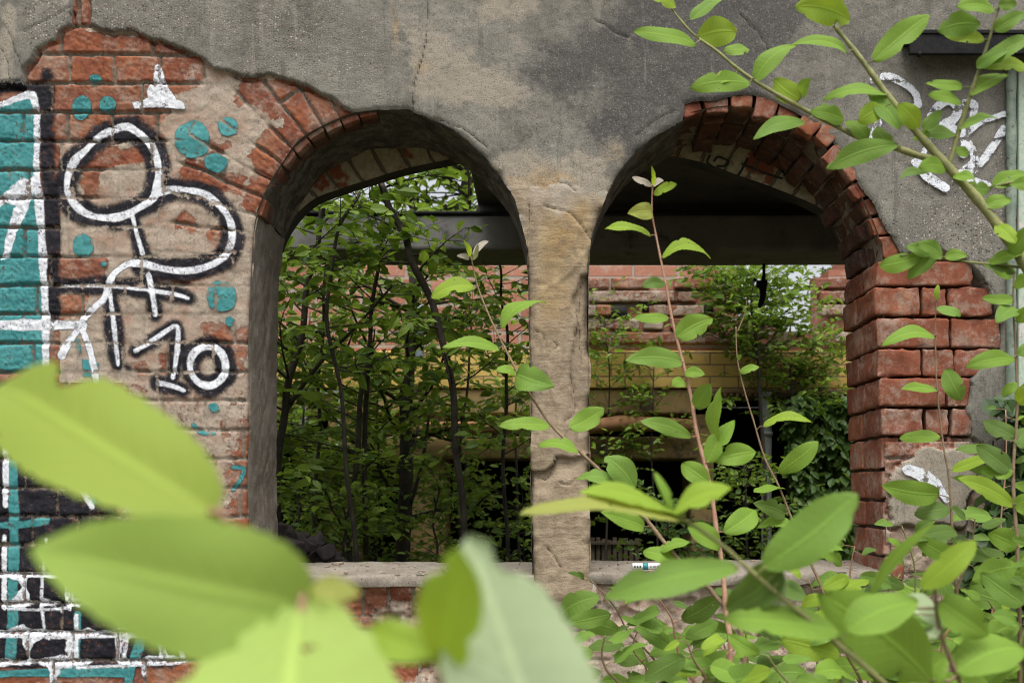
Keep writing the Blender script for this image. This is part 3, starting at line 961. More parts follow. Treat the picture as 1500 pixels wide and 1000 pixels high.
# front face with radial joints: strips from the curve outward, then the rest of the wall
cxz = (0.06, 1.35)
nb = 14
Vv = []; J = []
dens = smooth_pts(crv[1:-1], 0)
cc = np.array(crv[1:-1])
arcl = np.concatenate([[0], np.cumsum(np.linalg.norm(np.diff(cc, axis=0), axis=1))])
sres = np.arange(0, arcl[-1], .004)
cc = np.stack([np.interp(sres, arcl, cc[:, 0]), np.interp(sres, arcl, cc[:, 1])], 1)
for k in range(nb + 1):
    o_ = k / nb * .27
    for i, (x, z) in enumerate(cc):
        dx, dz = x - cxz[0], z - cxz[1]; L = math.hypot(dx, dz)
        w = abs(((sres[i] + .003 * math.sin(o_ * 40)) / .071) % 1 - .5) * 2
        jn = 1.0 if w > .86 else 0.0
        row = int(sres[i] / .071)
        if row % 2 == 0 and abs(o_ - .13) < .008:
            jn = 1.0
        Vv.append((x + dx / L * o_, Y1 + .004 * jn, z + dz / L * o_)); J.append(jn)
n = len(cc)
Fc = [(k * n + i, (k + 1) * n + i, (k + 1) * n + i + 1, k * n + i + 1) for k in range(nb) for i in range(n - 1)]
g.add(Vv, Fc, joint=J)
# soffit strip, coloured near-black for the shade under the arch
Vv = [(x, yy, z) for yy in (Y1 + .001, Y2) for (x, z) in crv]
n = len(crv)
g.add(Vv, [(i, i + 1, n + i + 1, n + i) for i in range(n - 1)], 1, joint=.2)
ring = [(x + (x - cxz[0]) * .2, z + .12) for x, z in crv[1:-1]]
outl = [(-3.0, 0.0), (-3.0, top), (3.4, top), (3.4, 0.0)] + [(x, z) for x, z in reversed(crv)]
for yy in (Y1 + .012, Y2):
    tri = tessellate_polygon([[Vector((x, z, 0)) for x, z in outl]])
    g.add([(x, yy, z) for x, z in outl], tri, joint=.1)
x0, x1 = -3.0, 3.4
g.add([(x0, D + .0, top), (x1, D, top), (x1, Y2, top), (x0, Y2, top)], [(0, 1, 2, 3)], joint=0.)
ia = g.build('inner_arch', [WHITEW.m, m_simple('shaded_inner_soffit', (.022, .02, .018), (.05, .046, .04), 9, .9, .4, 60)], WALL, smooth=False)

# dark painted scrawl on the whitewashed voussoirs, right
PAINTK = m_simple('black_marker', (.02, .02, .02), (.04, .04, .04), 30, .7)
gs = Geo()
for st_ in ([(1046, 237), (1052, 230), (1066, 236), (1064, 243), (1050, 244)], [(1040, 228), (1036, 238), (1046, 246)], [(1095, 232), (1086, 250), (1080, 258)], [(1104, 226), (1110, 234), (1116, 228)],
            [(1126, 242), (1122, 232), (1134, 230), (1142, 246), (1150, 256)], [(1086, 240), (1120, 254), (1146, 262)], [(1170, 226), (1160, 246), (1148, 258)]):
    pts = smooth_pts(st_, 3)
    gs.tube([P(a_, b_, Y1) + Vector((0, -.001, 0)) for a_, b_ in pts], .0035, 5)
gs.build('scrawl', PAINTK, ia)

# ================================================================== graffiti: thin coats of spray paint on the wall
def stroke(strokes):
    d = np.full(len(U), 60.0)
    for w, pts in strokes:
        pts = smooth_pts(pts, 5)
        a_ = np.array(pts)
        m = (U > a_[:, 0].min() - 40) & (U < a_[:, 0].max() + 40) & (V > a_[:, 1].min() - 40) & (V < a_[:, 1].max() + 40)
        if m.any():
            d[m] = np.minimum(d[m], seg_dist(U[m], V[m], pts) - w / 2 + fbm(U[m], V[m], 34, 4, 63) * w * .22)
    return d


def fills(polys, wob=2.0):
    d = np.full(len(U), 60.0)
    for p in polys:
        a_ = np.array(p)
        m = (U > a_[:, 0].min() - 40) & (U < a_[:, 0].max() + 40) & (V > a_[:, 1].min() - 40) & (V < a_[:, 1].max() + 40)
        if m.any():
            d[m] = np.minimum(d[m], poly_sd(U[m], V[m], p) + fbm(U[m], V[m], 14, 3, 19) * wob)
    return d


FAR = np.full(len(U), 60.0)
NPAINT = [0]


def paint(name, w=None, k=None, t=None, s=None, label=None):
    w = FAR if w is None else w; k = FAR if k is None else k; t = FAR if t is None else t; s = FAR if s is None else s
    m = np.minimum(np.minimum(w, k - 3), np.minimum(t, s))
    fq = Q[(m[Q].min(1) < 3.0)]
    ids = np.unique(fq)
    mp = np.zeros(len(U), np.int64); mp[ids] = np.arange(len(ids))
    V3 = W3[ids].copy(); V3[:, 1] -= .0009 + .00025 * NPAINT[0]
    NPAINT[0] += 1
    host = PARTS['render_coat' if name in ('graffiti_tag', 'paint_mark') else 'exposed_brickwork']
    return mesh_obj(name, V3, mp[fq].astype(np.int32), PAINT, host, dict(joint=JOINT[ids], p_w=w[ids], p_k=k[ids], p_t=t[ids], p_s=s[ids]), label=label)


# the figure of loops and bars
loop1 = [(177, 184), (147, 196), (126, 216), (108, 234), (98, 255), (96, 276), (103, 292), (117, 307), (138, 316), (168, 317), (192, 309), (210, 298), (222, 289), (228, 270), (231, 255), (229, 237), (222, 216), (207, 198), (186, 184), (172, 185)]
loop2 = [(224, 282), (252, 276), (276, 277), (300, 284), (318, 298), (333, 316), (339, 340), (334, 364), (318, 382), (288, 394), (258, 396), (231, 391), (207, 385), (186, 385), (168, 397), (159, 412), (150, 436), (135, 451), (120, 466), (114, 478)]
bar = [(84, 418), (150, 418), (216, 424), (255, 430), (274, 436)]
leg = [(158, 420), (163, 460), (168, 505), (171, 533)]
stem_ = [(192, 313), (198, 340), (207, 370), (216, 402), (222, 432), (226, 460)]
paint('graffiti_figure', w=stroke([(10.5, loop1), (9.5, loop2), (6, stem_[:3]), (7, stem_[3:]), (4, bar[:3]), (6, bar[2:]), (6, leg), (12, [(114, 478), (100, 498), (88, 520)])]),
      k=stroke([(35, loop1), (32, loop2[:13]), (8, loop2[12:]), (22, stem_), (25, bar), (24, leg)]), label='white ring and loop figure outlined in black')
one = [(197, 513), (216, 502), (240, 485), (258, 477), (259, 502), (255, 534), (252, 552)]
zero_ = [(303 + 26 * math.cos(a_), 535 + 29 * math.sin(a_)) for a_ in np.linspace(0, 2 * math.pi, 15)]
foot = [(230, 560), (249, 564), (268, 571)]
paint('graffiti_number', w=stroke([(7, one), (10, zero_), (7, foot)]), k=stroke([(22, one), (30, zero_), (23, foot), (8, [(183, 536), (186, 538)])]), label='number 10 in white outlined in black')
# the big lettering at the left edge
TE = fills([[(-120, 158), (0, 150), (26, 138), (50, 140), (54, 210), (58, 300), (62, 380), (64, 440), (64, 545), (-120, 545)], [(118, 525), (144, 530), (140, 552), (120, 552)]])
BLK = fills([[(-120, 116), (60, 118), (76, 120), (77, 210), (76, 250), (84, 300), (86, 420), (86, 478), (66, 478), (62, 380), (58, 250), (50, 140), (30, 132), (-120, 144)],
             [(-60, 556), (28, 560), (90, 575), (165, 705), (174, 845), (-60, 845)], [(60, 100), (70, 98), (78, 112), (60, 116)],
             [(-60, 835), (278, 838), (276, 932), (250, 978), (-60, 980)], [(0, 836), (60, 838), (90, 846), (64, 892), (60, 930), (24, 925), (-60, 926), (-60, 840)], [(64, 846), (86, 848), (100, 880), (70, 892)],
             [(112, 848), (190, 862), (270, 878), (268, 928), (210, 930), (120, 930)], [(28, 896), (60, 896), (58, 928), (26, 928)], [(66, 936), (100, 938), (96, 972), (64, 974)], [(116, 936), (182, 938), (176, 970), (118, 972)], [(214, 938), (250, 938), (250, 962), (212, 968)], [(-60, 936), (18, 936), (16, 972), (-60, 974)]], 4)
WH = stroke([(11, [(45, 138), (51, 156), (52, 210), (51, 249), (55, 290), (60, 370), (63, 430), (65, 480), (65, 545)]), (9, [(-60, 166), (0, 151), (18, 144), (40, 137)]),
             (15, [(-60, 475), (0, 475), (60, 475), (118, 476)]), (9, [(116, 478), (129, 508), (138, 548), (142, 590)]),
             (8, [(4, 570), (6, 640), (6, 740)]), (7, [(4, 785), (4, 890)]), (8, [(94, 670), (114, 708), (133, 742)]), (3, [(-40, 590), (20, 600)]),
             (4, [(-50, 845), (60, 843)]), (3, [(10, 892), (60, 893), (100, 890)]), (5, [(-60, 933), (60, 931), (70, 935)]), (4, [(60, 848), (58, 892)]), (4, [(60, 896), (64, 930)]),
             (5, [(60, 848), (62, 836), (66, 790)]), (6, [(110, 902), (110, 968)]), (6, [(186, 925), (178, 976)]), (9, [(262, 944), (268, 968)]), (4, [(66, 934), (200, 932), (262, 936)]), (4, [(100, 892), (108, 850)]), (4, [(110, 978), (200, 974), (262, 972)])])
WH = np.minimum(WH, fills([[(-60, 300), (0, 284), (30, 262), (50, 256), (54, 268), (44, 290), (26, 330), (10, 374), (0, 380), (10, 330), (22, 300), (6, 296), (-60, 330)]], 4))
# white mortar lines of the painted brickwork low on the left
lowzone = (V > 838) & (V < 1000) & (U < 275) & (U > -60)
WH = np.where(lowzone, np.minimum(WH, dj - 4.0 - fbm(U, V, 26, 4, 29) * 13), WH)
TS = stroke([(15, [(16, 600), (17, 700), (18, 800), (16, 900), (12, 965)]), (11, [(-60, 770), (0, 769), (34, 768), (64, 762)]), (7, [(100, 668), (118, 700), (136, 735)]), (8, [(70, 665), (92, 664)]), (10, [(112, 900), (110, 972)]), (13, [(204, 938), (192, 975), (186, 1002)]),
             (13, [(-60, 990), (60, 985), (184, 985)]), (7, [(340, 684), (356, 686), (350, 704), (340, 716)]), (6, [(282, 622), (292, 632), (312, 634)])])
paint('graffiti_lettering', w=WH, k=BLK, t=TE, s=TS, label='big teal, black and white letters cut off by the photo edge')
dots = [(138, 116, 8, 8), (118, 155, 16, 18), (156, 152, 13, 13), (281, 203, 26, 28), (333, 185, 14, 14), (315, 238, 18, 15), (120, 358, 15, 16), (323, 433, 22, 22), (151, 386, 6, 5), (336, 470, 6, 6), (313, 597, 8, 7),
        (113, 505, 6, 12), (305, 772, 7, 8)]
for (u, v, ru, rv) in dots:
    q = np.sqrt(((U - u) / ru) ** 2 + ((V - v) / rv) ** 2)
    dd = np.where(q < 3, (q - 1) * min(ru, rv) + fbm(U, V, 16, 4, int(u)) * 4.0, 60)
    paint('graffiti_dot', t=dd)
paint('graffiti_cone', w=fills([[(230, 92), (237, 98), (240, 118), (248, 132), (258, 146), (268, 150), (269, 158), (215, 157), (196, 159), (191, 148), (207, 146), (215, 142), (214, 130), (221, 118), (226, 98)]], 2.5), label='small white cone with a flat brim')
paint('graffiti_tag', w=stroke([(12, [(1278, 118), (1300, 113), (1324, 124), (1340, 138), (1344, 154)]), (10, [(1344, 154), (1324, 165), (1296, 170)]), (11, [(1286, 180), (1276, 206)]),
      (12, [(1364, 170), (1374, 156), (1390, 150), (1402, 160), (1396, 176), (1380, 184), (1400, 192), (1412, 210), (1410, 226)]), (13, [(1414, 152), (1426, 154), (1422, 180), (1410, 198), (1424, 222), (1424, 240), (1402, 258)]),
      (11, [(1470, 168), (1436, 180), (1414, 196)]), (12, [(1468, 190), (1446, 226), (1418, 258)]), (12, [(1340, 238), (1354, 256), (1384, 276)]), (10, [(1404, 262), (1424, 264), (1446, 272)]), (9, [(1360, 196), (1356, 216), (1344, 240)])]), label='white scribbled tag')
paint('paint_mark', w=stroke([(18, [(1330, 688), (1350, 696), (1370, 710)]), (12, [(1370, 708), (1386, 730)])]), label='short white brush mark on pale stone')
# ================================================================== things fixed to the wall
g = Geo()
IRON = m_simple('black_iron', (.008, .008, .009), (.018, .017, .017), 30, .75, .3, 90, spec=.15, c=(.07, .035, .02), c_at=(.62, .75))
ib = thing('iron_beam', 'black iron beam running along the top right of the grey wall above the white scribble', 'beam', ((1420 - VX) / S, D - .02, EYE + (VY - 80) / S))
def wz(v): return EYE + (VY - v) / S
def wx(u): return (u - VX) / S
g.box(wx(1320), wx(1700), D - .075, D + .02, wz(69), wz(63), bev=.002)
fl_ = g.build('top_flange', IRON, ib)
g = Geo(); g.box(wx(1318), wx(1700), D - .072, D - .060, wz(97), wz(68.5), bev=.002)
wb_ = g.build('web', IRON, ib)
g = Geo()
for u in (1332, 1452, 1560):
    V_, F_ = tube([(wx(u), D - .067, wz(93)), (wx(u), D - .067, wz(97)), (wx(u), D - .067, wz(100))], [.006, .007, .004], 8)
    g = Geo(); g.add(V_, F_); g.build('bolt', IRON, wb_)

GW = NT('peeling_green_paint')
_n = GW.noise(18, 6, .7, GW.coord('Object', (1, 1, .5))); _n2 = GW.noise(90, 6, .75)
_c = GW.mix(GW.mr(_n2, .35, .65), (.33, .42, .33), (.46, .53, .42))
_c = GW.mix(GW.mr(_n, .54, .60), _c, (.50, .50, .44))
_c = GW.mix(GW.mr(_n2, .60, .66), _c, (.14, .12, .09))
GW.done(GW.bsdf(_c, .75, GW.bump(_n2, .5, .003)))
GWD = m_simple('dull_green_paint', (.14, .19, .15), (.26, .31, .25), 30, .8, .4, 90, c=(.09, .07, .05), c_at=(.55, .66))
wf = thing('wooden_frame', 'pale green wooden frame with peeling paint at the right end of the wall', 'frame', (wx(1500), D, 0))
g = Geo()
zz = np.linspace(0.0, wz(100), 60)
for u0, u1, y0, y1, nm in ((1487, 1600, -.020, .05, 0),):
    g.box(wx(u0), wx(u1), D + y0, D + y1, 0.0, wz(100), bev=.004)
g.build('board', GW.m, wf)
g = Geo()
g.tube([(wx(1478), D - .012, z) for z in zz], [.0125 + .0012 * math.sin(z * 40) for z in zz], 10)
g.build('moulding', GWD, wf)

mk = thing('marker_pen', 'small white and teal marker pen lying on the right window sill', 'marker pen', P(950, 829, D + .03))
zr = mk.location.z; yr = mk.location.y
WPL = m_simple('white_plastic', (.72, .72, .70), (.80, .80, .78), 40, .35, .05, 200, spec=.5)
TPL = m_simple('teal_plastic', (.02, .19, .20), (.03, .24, .25), 40, .35, .05, 200, spec=.5)
DPL = m_simple('dark_print', (.05, .07, .07), (.08, .10, .10), 40, .5, .05, 200)
def mseg(nm, u0, u1, r0, r1, mat, par=None):
    q = Geo(); q.tube([(wx(u0) + (-.0), yr, zr), (wx(u1), yr, zr)], [r0, r1], 16); return q.build(nm, mat, par or mk)
brl = mseg('barrel', 928, 972, .0088, .0088, WPL)
mseg('band', 943, 951, .0091, .0091, TPL, brl)
mseg('cap', 972, 984, .0070, .0035, WPL)
q = Geo()
for i, (a_, b_) in enumerate(((953, 957), (958, 963), (964, 969))):
    q.box(wx(a_), wx(b_), yr - .0094, yr - .0080, zr + .0015, zr + .0030)
    q.box(wx(a_), wx(b_ - 1), yr - .0094, yr - .0080, zr - .0022, zr - .0010)
q.build('lettering', DPL, brl)
q = Geo()
for a_ in (930, 934, 938):
    q.box(wx(a_), wx(a_ + 2.2), yr - .0094, yr - .0078, zr - .003, zr + .003)
q.build('stripes', DPL, brl)

# ================================================================== the ground
g = Geo()
xs = np.linspace(-1, 1, 61); xs = np.sign(xs) * np.abs(xs) ** 3 * 120
XX, YY = np.meshgrid(xs, xs + 6)
ZZ = fbm(XX, YY, 2.2, 4, 5) * .05 * np.exp(-np.hypot(XX, YY - 6) / 20) - .03
n = 61
Fc = [(j * n + i, j * n + i + 1, (j + 1) * n + i + 1, (j + 1) * n + i) for j in range(n - 1) for i in range(n - 1)]
go = mesh_obj('ground', np.stack([XX, YY, ZZ], -1).reshape(-1, 3), Fc, m_simple('soil_and_litter', (.055, .042, .028), (.095, .08, .05), 3, .95, .6, 30, c=(.05, .07, .025), c_at=(.5, .6)))
tag(go, kind='structure')

# ================================================================== the ruin behind
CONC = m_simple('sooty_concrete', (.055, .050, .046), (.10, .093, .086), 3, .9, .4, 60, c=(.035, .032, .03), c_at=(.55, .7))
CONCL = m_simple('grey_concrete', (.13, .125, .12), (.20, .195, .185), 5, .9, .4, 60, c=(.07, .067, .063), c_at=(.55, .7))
roof = thing('roof_slab', 'dark concrete roof slab over the room behind the right arch', 'roof', (1.2, 3.5, 2.5))
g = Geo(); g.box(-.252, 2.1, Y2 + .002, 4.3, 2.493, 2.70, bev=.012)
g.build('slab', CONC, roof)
g = Geo(); g.box(-.25, 2.1, 4.04, 4.25, 2.442, 2.4925)  # set-back filler standing for the dark gap between slab and beam
g.build('gap_filler', CONC, roof)
bm_ = thing('concrete_beam', 'long grey concrete lintel beam crossing behind both arches', 'beam', (0.2, 4.1, 2.3))
g = Geo()
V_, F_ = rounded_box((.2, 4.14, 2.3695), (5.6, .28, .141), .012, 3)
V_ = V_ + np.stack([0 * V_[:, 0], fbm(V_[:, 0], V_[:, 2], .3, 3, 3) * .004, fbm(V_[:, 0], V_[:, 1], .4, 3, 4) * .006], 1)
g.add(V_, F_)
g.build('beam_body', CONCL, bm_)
g = Geo(); g.box(-2.6, 3.0, 3.992, 4.285, 2.4405, 2.452)  # thin black strip painting the shadow line above the beam
g.build('shadow_strip', IRON, bm_)
# side walls of the room
SIDE = m_simple('dark_side_wall', (.12, .07, .05), (.20, .13, .10), 4, .95, .4, 40)
for x in (-2.95, 3.2):
    sw = Geo(); sw.box(x - .12, x + .12, Y2 + .004, 5.58, 0, 1.1, bev=.02)
    o = sw.build('side_wall', SIDE)
    tag(o, 'rough side wall closing the %s end of the room behind the arches' % ('left' if x < 0 else 'right'), 'wall')

hk = thing('broken_bracket', 'black broken lamp bracket hanging under the beam in the right arch', 'bracket', P(1118, 392, 4.05))
q = Geo()
q.tube([P(1119, 386, 4.05), P(1119, 402, 4.05), P(1118, 410, 4.05)], [.006, .006, .010], 8)
rod_ = q.build('rod', IRON, hk)
q = Geo()
V_, F_ = rounded_box(tuple(P(1116, 416, 4.05)), (.045, .03, .03), .012, 4); q.add(V_ + fbm(V_[:, 0], V_[:, 2], .02, 2, 4)[:, None] * .004, F_)
q.tube([P(1108, 412, 4.05), P(1104, 408, 4.05)], [.008, .005], 8)
q.tube([P(1117, 418, 4.05), P(1118, 432, 4.06), P(1115, 444, 4.07), P(1112, 450, 4.07)], [.016, .013, .012, .006], 8)
q.build('lamp_holder', IRON, rod_)

# ------------------------------------------------------------------ courtyard building
def tile_mat(name, ca, cb, cj, bw, bh, mort, rough=.85, var=None, off=.5, stain=None, bumpd=.006):
    t = NT(name)
    n = t.N.new('ShaderNodeTexBrick')
    mp = t.N.new('ShaderNodeMapping'); tc = t.N.new('ShaderNodeTexCoord')
    t.L.new(tc.outputs['Object'], mp.inputs[0]); mp.inputs['Rotation'].default_value = (R(90), 0, 0)
    n0 = t.noise(3, 3, .6)
    t.L.new(mp.outputs[0], n.inputs['Vector'])
    n.inputs['Scale'].default_value = 1; n.inputs['Brick Width'].default_value = bw; n.inputs['Row Height'].default_value = bh
    n.inputs['Mortar Size'].default_value = mort; n.inputs['Mortar Smooth'].default_value = .3; n.offset = off
    n.inputs['Color1'].default_value = (*ca, 1); n.inputs['Color2'].default_value = (*cb, 1); n.inputs['Mortar'].default_value = (*cj, 1)
    n2 = t.noise(14, 6, .7)
    col = t.mix(t.mr(n2, .5, .7, 0, .7), n.outputs['Color'], stain or (.20, .15, .11))
    b = t.bump(t.math('MULTIPLY', n.outputs['Fac'], -1), .8, bumpd)
    b = t.bump(t.noise(60, 5, .7), .5, .006, b)
    return t.done(t.bsdf(col, rough, b, spec=.25))

CBRICK = tile_mat('pink_brick', (.42, .19, .125), (.31, .125, .082), (.34, .285, .235), .255, .077, .010, stain=(.46, .36, .29))
YTILE = tile_mat('yellow_glazed_brick', (.62, .43, .13), (.52, .34, .09), (.22, .15, .07), .158, .066, .005, rough=.5, stain=(.36, .28, .15), bumpd=.003)
YPLAS = m_simple('stained_yellow_render', (.34, .235, .095), (.25, .18, .085), 6, .9, .4, 60, c=(.12, .09, .055), c_at=(.52, .64))
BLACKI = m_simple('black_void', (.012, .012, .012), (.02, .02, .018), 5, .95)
FB = 5.6
bd = thing('ruined_building', 'roofless courtyard building of pink brick over a yellow tiled band with dark doorways', 'building', (0.4, FB, 0))
def fx(px, d=FB): return (px - VX) * d / F
def fz(py, d=FB): return EYE + (VY - py) * d / F
# ragged brick storey: columns of different height
topline = [(-3.6, 2.8), (-1.9, 2.82), (-1.5, 2.76), (-1.0, 2.84), (-.66, 2.82), (-.2, 2.8), (.3, 2.74), (.9, 2.66), (1.02, 2.54), (1.10, 2.34), (1.30, 2.26), (1.42, 2.22), (1.58, 2.26), (1.615, 2.58), (1.72, 2.78), (2.2, 2.9), (3.6, 3.0)]
zb = fz(515)
xs = np.arange(-3.6, 3.6, .0255)
zt = np.interp(xs, [a_ for a_, _ in topline], [b_ for _, b_ in topline]) + np.round(fbm(xs, xs * 0, .35, 3, 8) * 1.8) * .04
zt = zb + np.round((zt - zb) / .0385) * .0385
Vv = []; Fc = []
for i, x in enumerate(xs):
    for z in (zb, zt[i]):
        for y in (FB, FB + .38):
            pass
nzs = 26
g = Geo()
for i in range(0, len(xs) - 4, 5):
    x0_, x1_ = xs[i], xs[i] + .1275
    zc = zt[i]
    k_ = fbm(np.array([x0_]), np.array([0.]), .2, 2, 77)[0] * .008
    g.box(x0_, x1_ - .0004, FB + k_, FB + .38, zb - .02, zc, bev=0, rnd=0, joint=0, smear=0, fleck=0, dark=0)
# loose, broken courses standing proud of the face (right part)
rr2 = random.Random(21)
for i in range(85):
    px = rr2.uniform(862, 1246); py = 396 + 19.9 * rr2.randrange(1, 6)
    if 1060 < px < 1210 and py < 480:
        continue
    V_, F_ = rounded_box((fx(px), FB - .002 + rr2.uniform(-.006, .02), fz(py)), (rr2.uniform(.07, .12) if rr2.random() < .7 else .22, .07, .060), .01, 3)
    g.add(V_ + (fbm(V_[:, 0], V_[:, 1], .03, 3, i, z=V_[:, 2]) * .006)[:, None], F_, 1, rnd=rr2.random(), joint=0., smear=rr2.uniform(.1, .7), fleck=.5, dark=rr2.uniform(0, .35))
wl = g.build('brick_wall', [CBRICK, BRICK], bd, smooth=False)
# black blocks painting the shade of sockets where bricks have fallen out
g = Geo()
for (a_, b_, c_, d_) in ((893, 918, 450, 465), (1030, 1044, 444, 460), (940, 950, 446, 458)):
    g = Geo(); g.box(fx(a_), fx(b_), FB - .03, FB + .05, fz(d_), fz(c_)); g.build('socket_shade', BLACKI, wl)
# yellow tiled band, cornice, lintels
g = Geo(); g.box(-3.6, 3.6, FB - .045, FB + .38, fz(570), fz(515) - .0005, bev=.008)
g.build('tile_band', YTILE, bd)
g = Geo()
g.box(fx(1010), 3.6, FB - .075, FB + .30, fz(578), fz(571), bev=.006)
x = fx(1012)
while x < fx(1250):
    g.box(x, x + .016, FB - .085, FB - .070, fz(583), fz(578.5)); x += .034
g.build('cornice', m_simple('brown_cornice', (.20, .13, .07), (.28, .19, .10), 20, .8), bd)
TERRA = m_simple('terracotta', (.24, .12, .055), (.32, .165, .075), 12, .75, .3, 60, c=(.12, .085, .055))
g = Geo(); g.tube([(fx(560), FB - .12, fz(630)), (fx(860), FB - .12, fz(628)), (fx(905), FB - .13, fz(622)), (fx(1015), FB - .12, fz(626))], [.036, .040, .044, .036], 14)
g.build('clay_pipe', TERRA, bd)
g = Geo()
g.box(fx(540), fx(1015), FB - .03, FB + .36, fz(606), fz(570.6), bev=.008)
g.box(fx(540), fx(1020), FB - .05, FB + .36, fz(672), fz(640), bev=.01)
g.box(-3.6, fx(539), FB - .02, FB + .36, fz(606), fz(570.7), bev=.01)
g.build('lintel', YPLAS, bd)
# piers between the dark doorways
g = Geo()
for (a_, b_) in ((-400, 250), (480, 526), (592, 652), (1012, 1046), (1262, 1900)):
    g = Geo(); g.box(fx(a_), fx(b_), FB, FB + .36, 0, fz(606.5), bev=.012); g.build('pier', YPLAS, bd)
PALE = m_simple('pale_frame_paint', (.36, .37, .36), (.48, .49, .47), 20, .7, .3, 60, c=(.15, .13, .10))
for (a_, b_) in ((398, 444), (446, 500)):
    g = Geo()
    for (x0_, x1_, z0_, z1_) in ((a_, b_, 578, 572), (a_, a_ + 4, 650, 578), (b_ - 4, b_, 650, 578), (a_, b_, 655, 650)):
        g.box(fx(x0_), fx(x1_), FB - .035, FB + .02, fz(max(z0_, z1_)), fz(min(z0_, z1_)), bev=.004)
    g.build('window_frame', PALE, bd)
g = Geo()
g.tube([(fx(1117), FB - .10, z) for z in np.linspace(0, fz(577), 16)], .028, 12)
g.tube([(fx(1117), FB - .10, fz(640)), (fx(1117), FB - .10, fz(634))], .034, 12)
g.build('downpipe', m_simple('pale_grey_pipe', (.27, .30, .29), (.40, .43, .41), 25, .6, .3, 60, c=(.16, .14, .11)), bd)
g = Geo()
g.tube([(fx(618), FB - .14, z) for z in np.linspace(fz(540), fz(455), 8)], .030, 10)
g.build('downpipe', m_simple('slate_blue_pipe', (.12, .15, .19), (.20, .23, .27), 25, .6, .3, 60), bd)
# shell behind the doorways, coloured black for the unlit interior
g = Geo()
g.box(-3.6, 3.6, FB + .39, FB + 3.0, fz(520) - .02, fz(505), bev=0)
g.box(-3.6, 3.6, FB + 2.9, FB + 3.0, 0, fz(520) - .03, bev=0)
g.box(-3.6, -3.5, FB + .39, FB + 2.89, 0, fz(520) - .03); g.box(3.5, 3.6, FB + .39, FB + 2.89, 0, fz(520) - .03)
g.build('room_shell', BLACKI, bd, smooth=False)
# broken boards low in the doorway
g = Geo()
for i in range(9):
    u = 866 + i * 8.2
    g.box(fx(u), fx(u + 6), FB + .06, FB + .075, fz(826), fz(789 + rr2.uniform(-3, 4)), bev=.002)
g.box(fx(862), fx(940), FB + .04, FB + .058, fz(798), fz(793), bev=.002)
g.build('boarding', m_simple('grey_boards', (.13, .10, .07), (.20, .16, .12), 20, .9), bd)

# crumbs of mortar and dry bits lying on the sills
g = Geo(); rr3 = random.Random(9)
for i in range(150):
    u = rr3.choice([rr3.uniform(372, 772), rr3.uniform(872, 1290)])
    dd = rr3.uniform(.012, .26); s_ = .0022 + .006 * rr3.random() ** 3
    vt = 843 if u < 800 else 840
    z_ = EYE + (VY - vt) / S + dd * .055 + s_ * .35
    V_, F_ = rounded_box((0, 0, 0), (s_ * rr3.uniform(1, 2.2), s_ * rr3.uniform(1, 1.8), s_ * rr3.uniform(.7, 1.3)), s_ * .2, 3)
    an = rr3.uniform(0, 6.3); V_ = V_ @ np.array([[math.cos(an), math.sin(an), 0], [-math.sin(an), math.cos(an), 0], [0, 0, 1]])
    V_ = V_ + fbm(V_[:, 0], V_[:, 1], s_ * 1.2, 2, i, z=V_[:, 2])[:, None] * s_ * .25
    g.add(V_ + np.array([wx(u), D + dd, z_]), F_)
o = g.build('mortar_crumbs', m_simple('mortar_crumb', (.20, .16, .12), (.34, .27, .21), 60, .9, .3, 200, c=(.24, .08, .04)))
tag(o, 'crumbs of mortar and brick scattered along the window sills', 'rubble', kind='stuff')

# dark heap by the left jamb
hp_ = Geo()
for i in range(46):
    a_ = rr2.random()
    px = 402 + 95 * a_ ** 1.2; py = 764 + 58 * (a_ ** .8) * rr2.uniform(.75, 1.25) + rr2.uniform(0, 40)
    d_ = 3.35 + rr2.uniform(-.1, .22)
    sz = rr2.uniform(.035, .085)
    V_, F_ = rounded_box((0, 0, 0), (sz * rr2.uniform(.8, 1.6), sz, sz * rr2.uniform(.6, 1)), .008, 4)
    an = rr2.uniform(0, 6.3); b_ = rr2.uniform(-.7, .7)
    ca, sa, cb, sb = math.cos(an), math.sin(an), math.cos(b_), math.sin(b_)
    V_ = V_ @ np.array([[ca, sa, 0], [-sa, ca, 0], [0, 0, 1]]) @ np.array([[cb, 0, sb], [0, 1, 0], [-sb, 0, cb]])
    V_ = V_ + (fbm(V_[:, 0], V_[:, 1], .04, 3, i, z=V_[:, 2]) * .012)[:, None] + np.array(P(px, py, d_))
    hp_.add(V_, F_)
th_ = np.linspace(0, 2 * math.pi, 40, endpoint=False)
Vv = [(-.78, 3.42, 1.17)]
for r_ in np.linspace(.08, 1, 14):
    for t_ in th_:
        x_ = -.80 + .62 * r_ * math.cos(t_); y_ = 3.46 + .34 * r_ * math.sin(t_)
        Vv.append((x_, y_, 1.16 * (1 - r_ ** 1.6) * (1 if True else 0) - .04))
Fc = [(0, 1 + k, 1 + (k + 1) % 40) for k in range(40)]
Fc += [(1 + j * 40 + k, 1 + j * 40 + (k + 1) % 40, 1 + (j + 1) * 40 + (k + 1) % 40, 1 + (j + 1) * 40 + k) for j in range(13) for k in range(40)]
Vv = np.array(Vv); Vv += (fbm(Vv[:, 0], Vv[:, 1], .12, 4, 3, z=Vv[:, 2]) * .05)[:, None]
hp_.add(Vv, Fc)
o = hp_.build('rubble_heap', m_simple('charred_rubble', (.018, .015, .015), (.055, .045, .042), 12, .9, .5, 60, c=(.16, .075, .06), c_at=(.66, .74)))
tag(o, 'dark heap of charred rubble just inside the left arch, against the jamb', 'rubble')
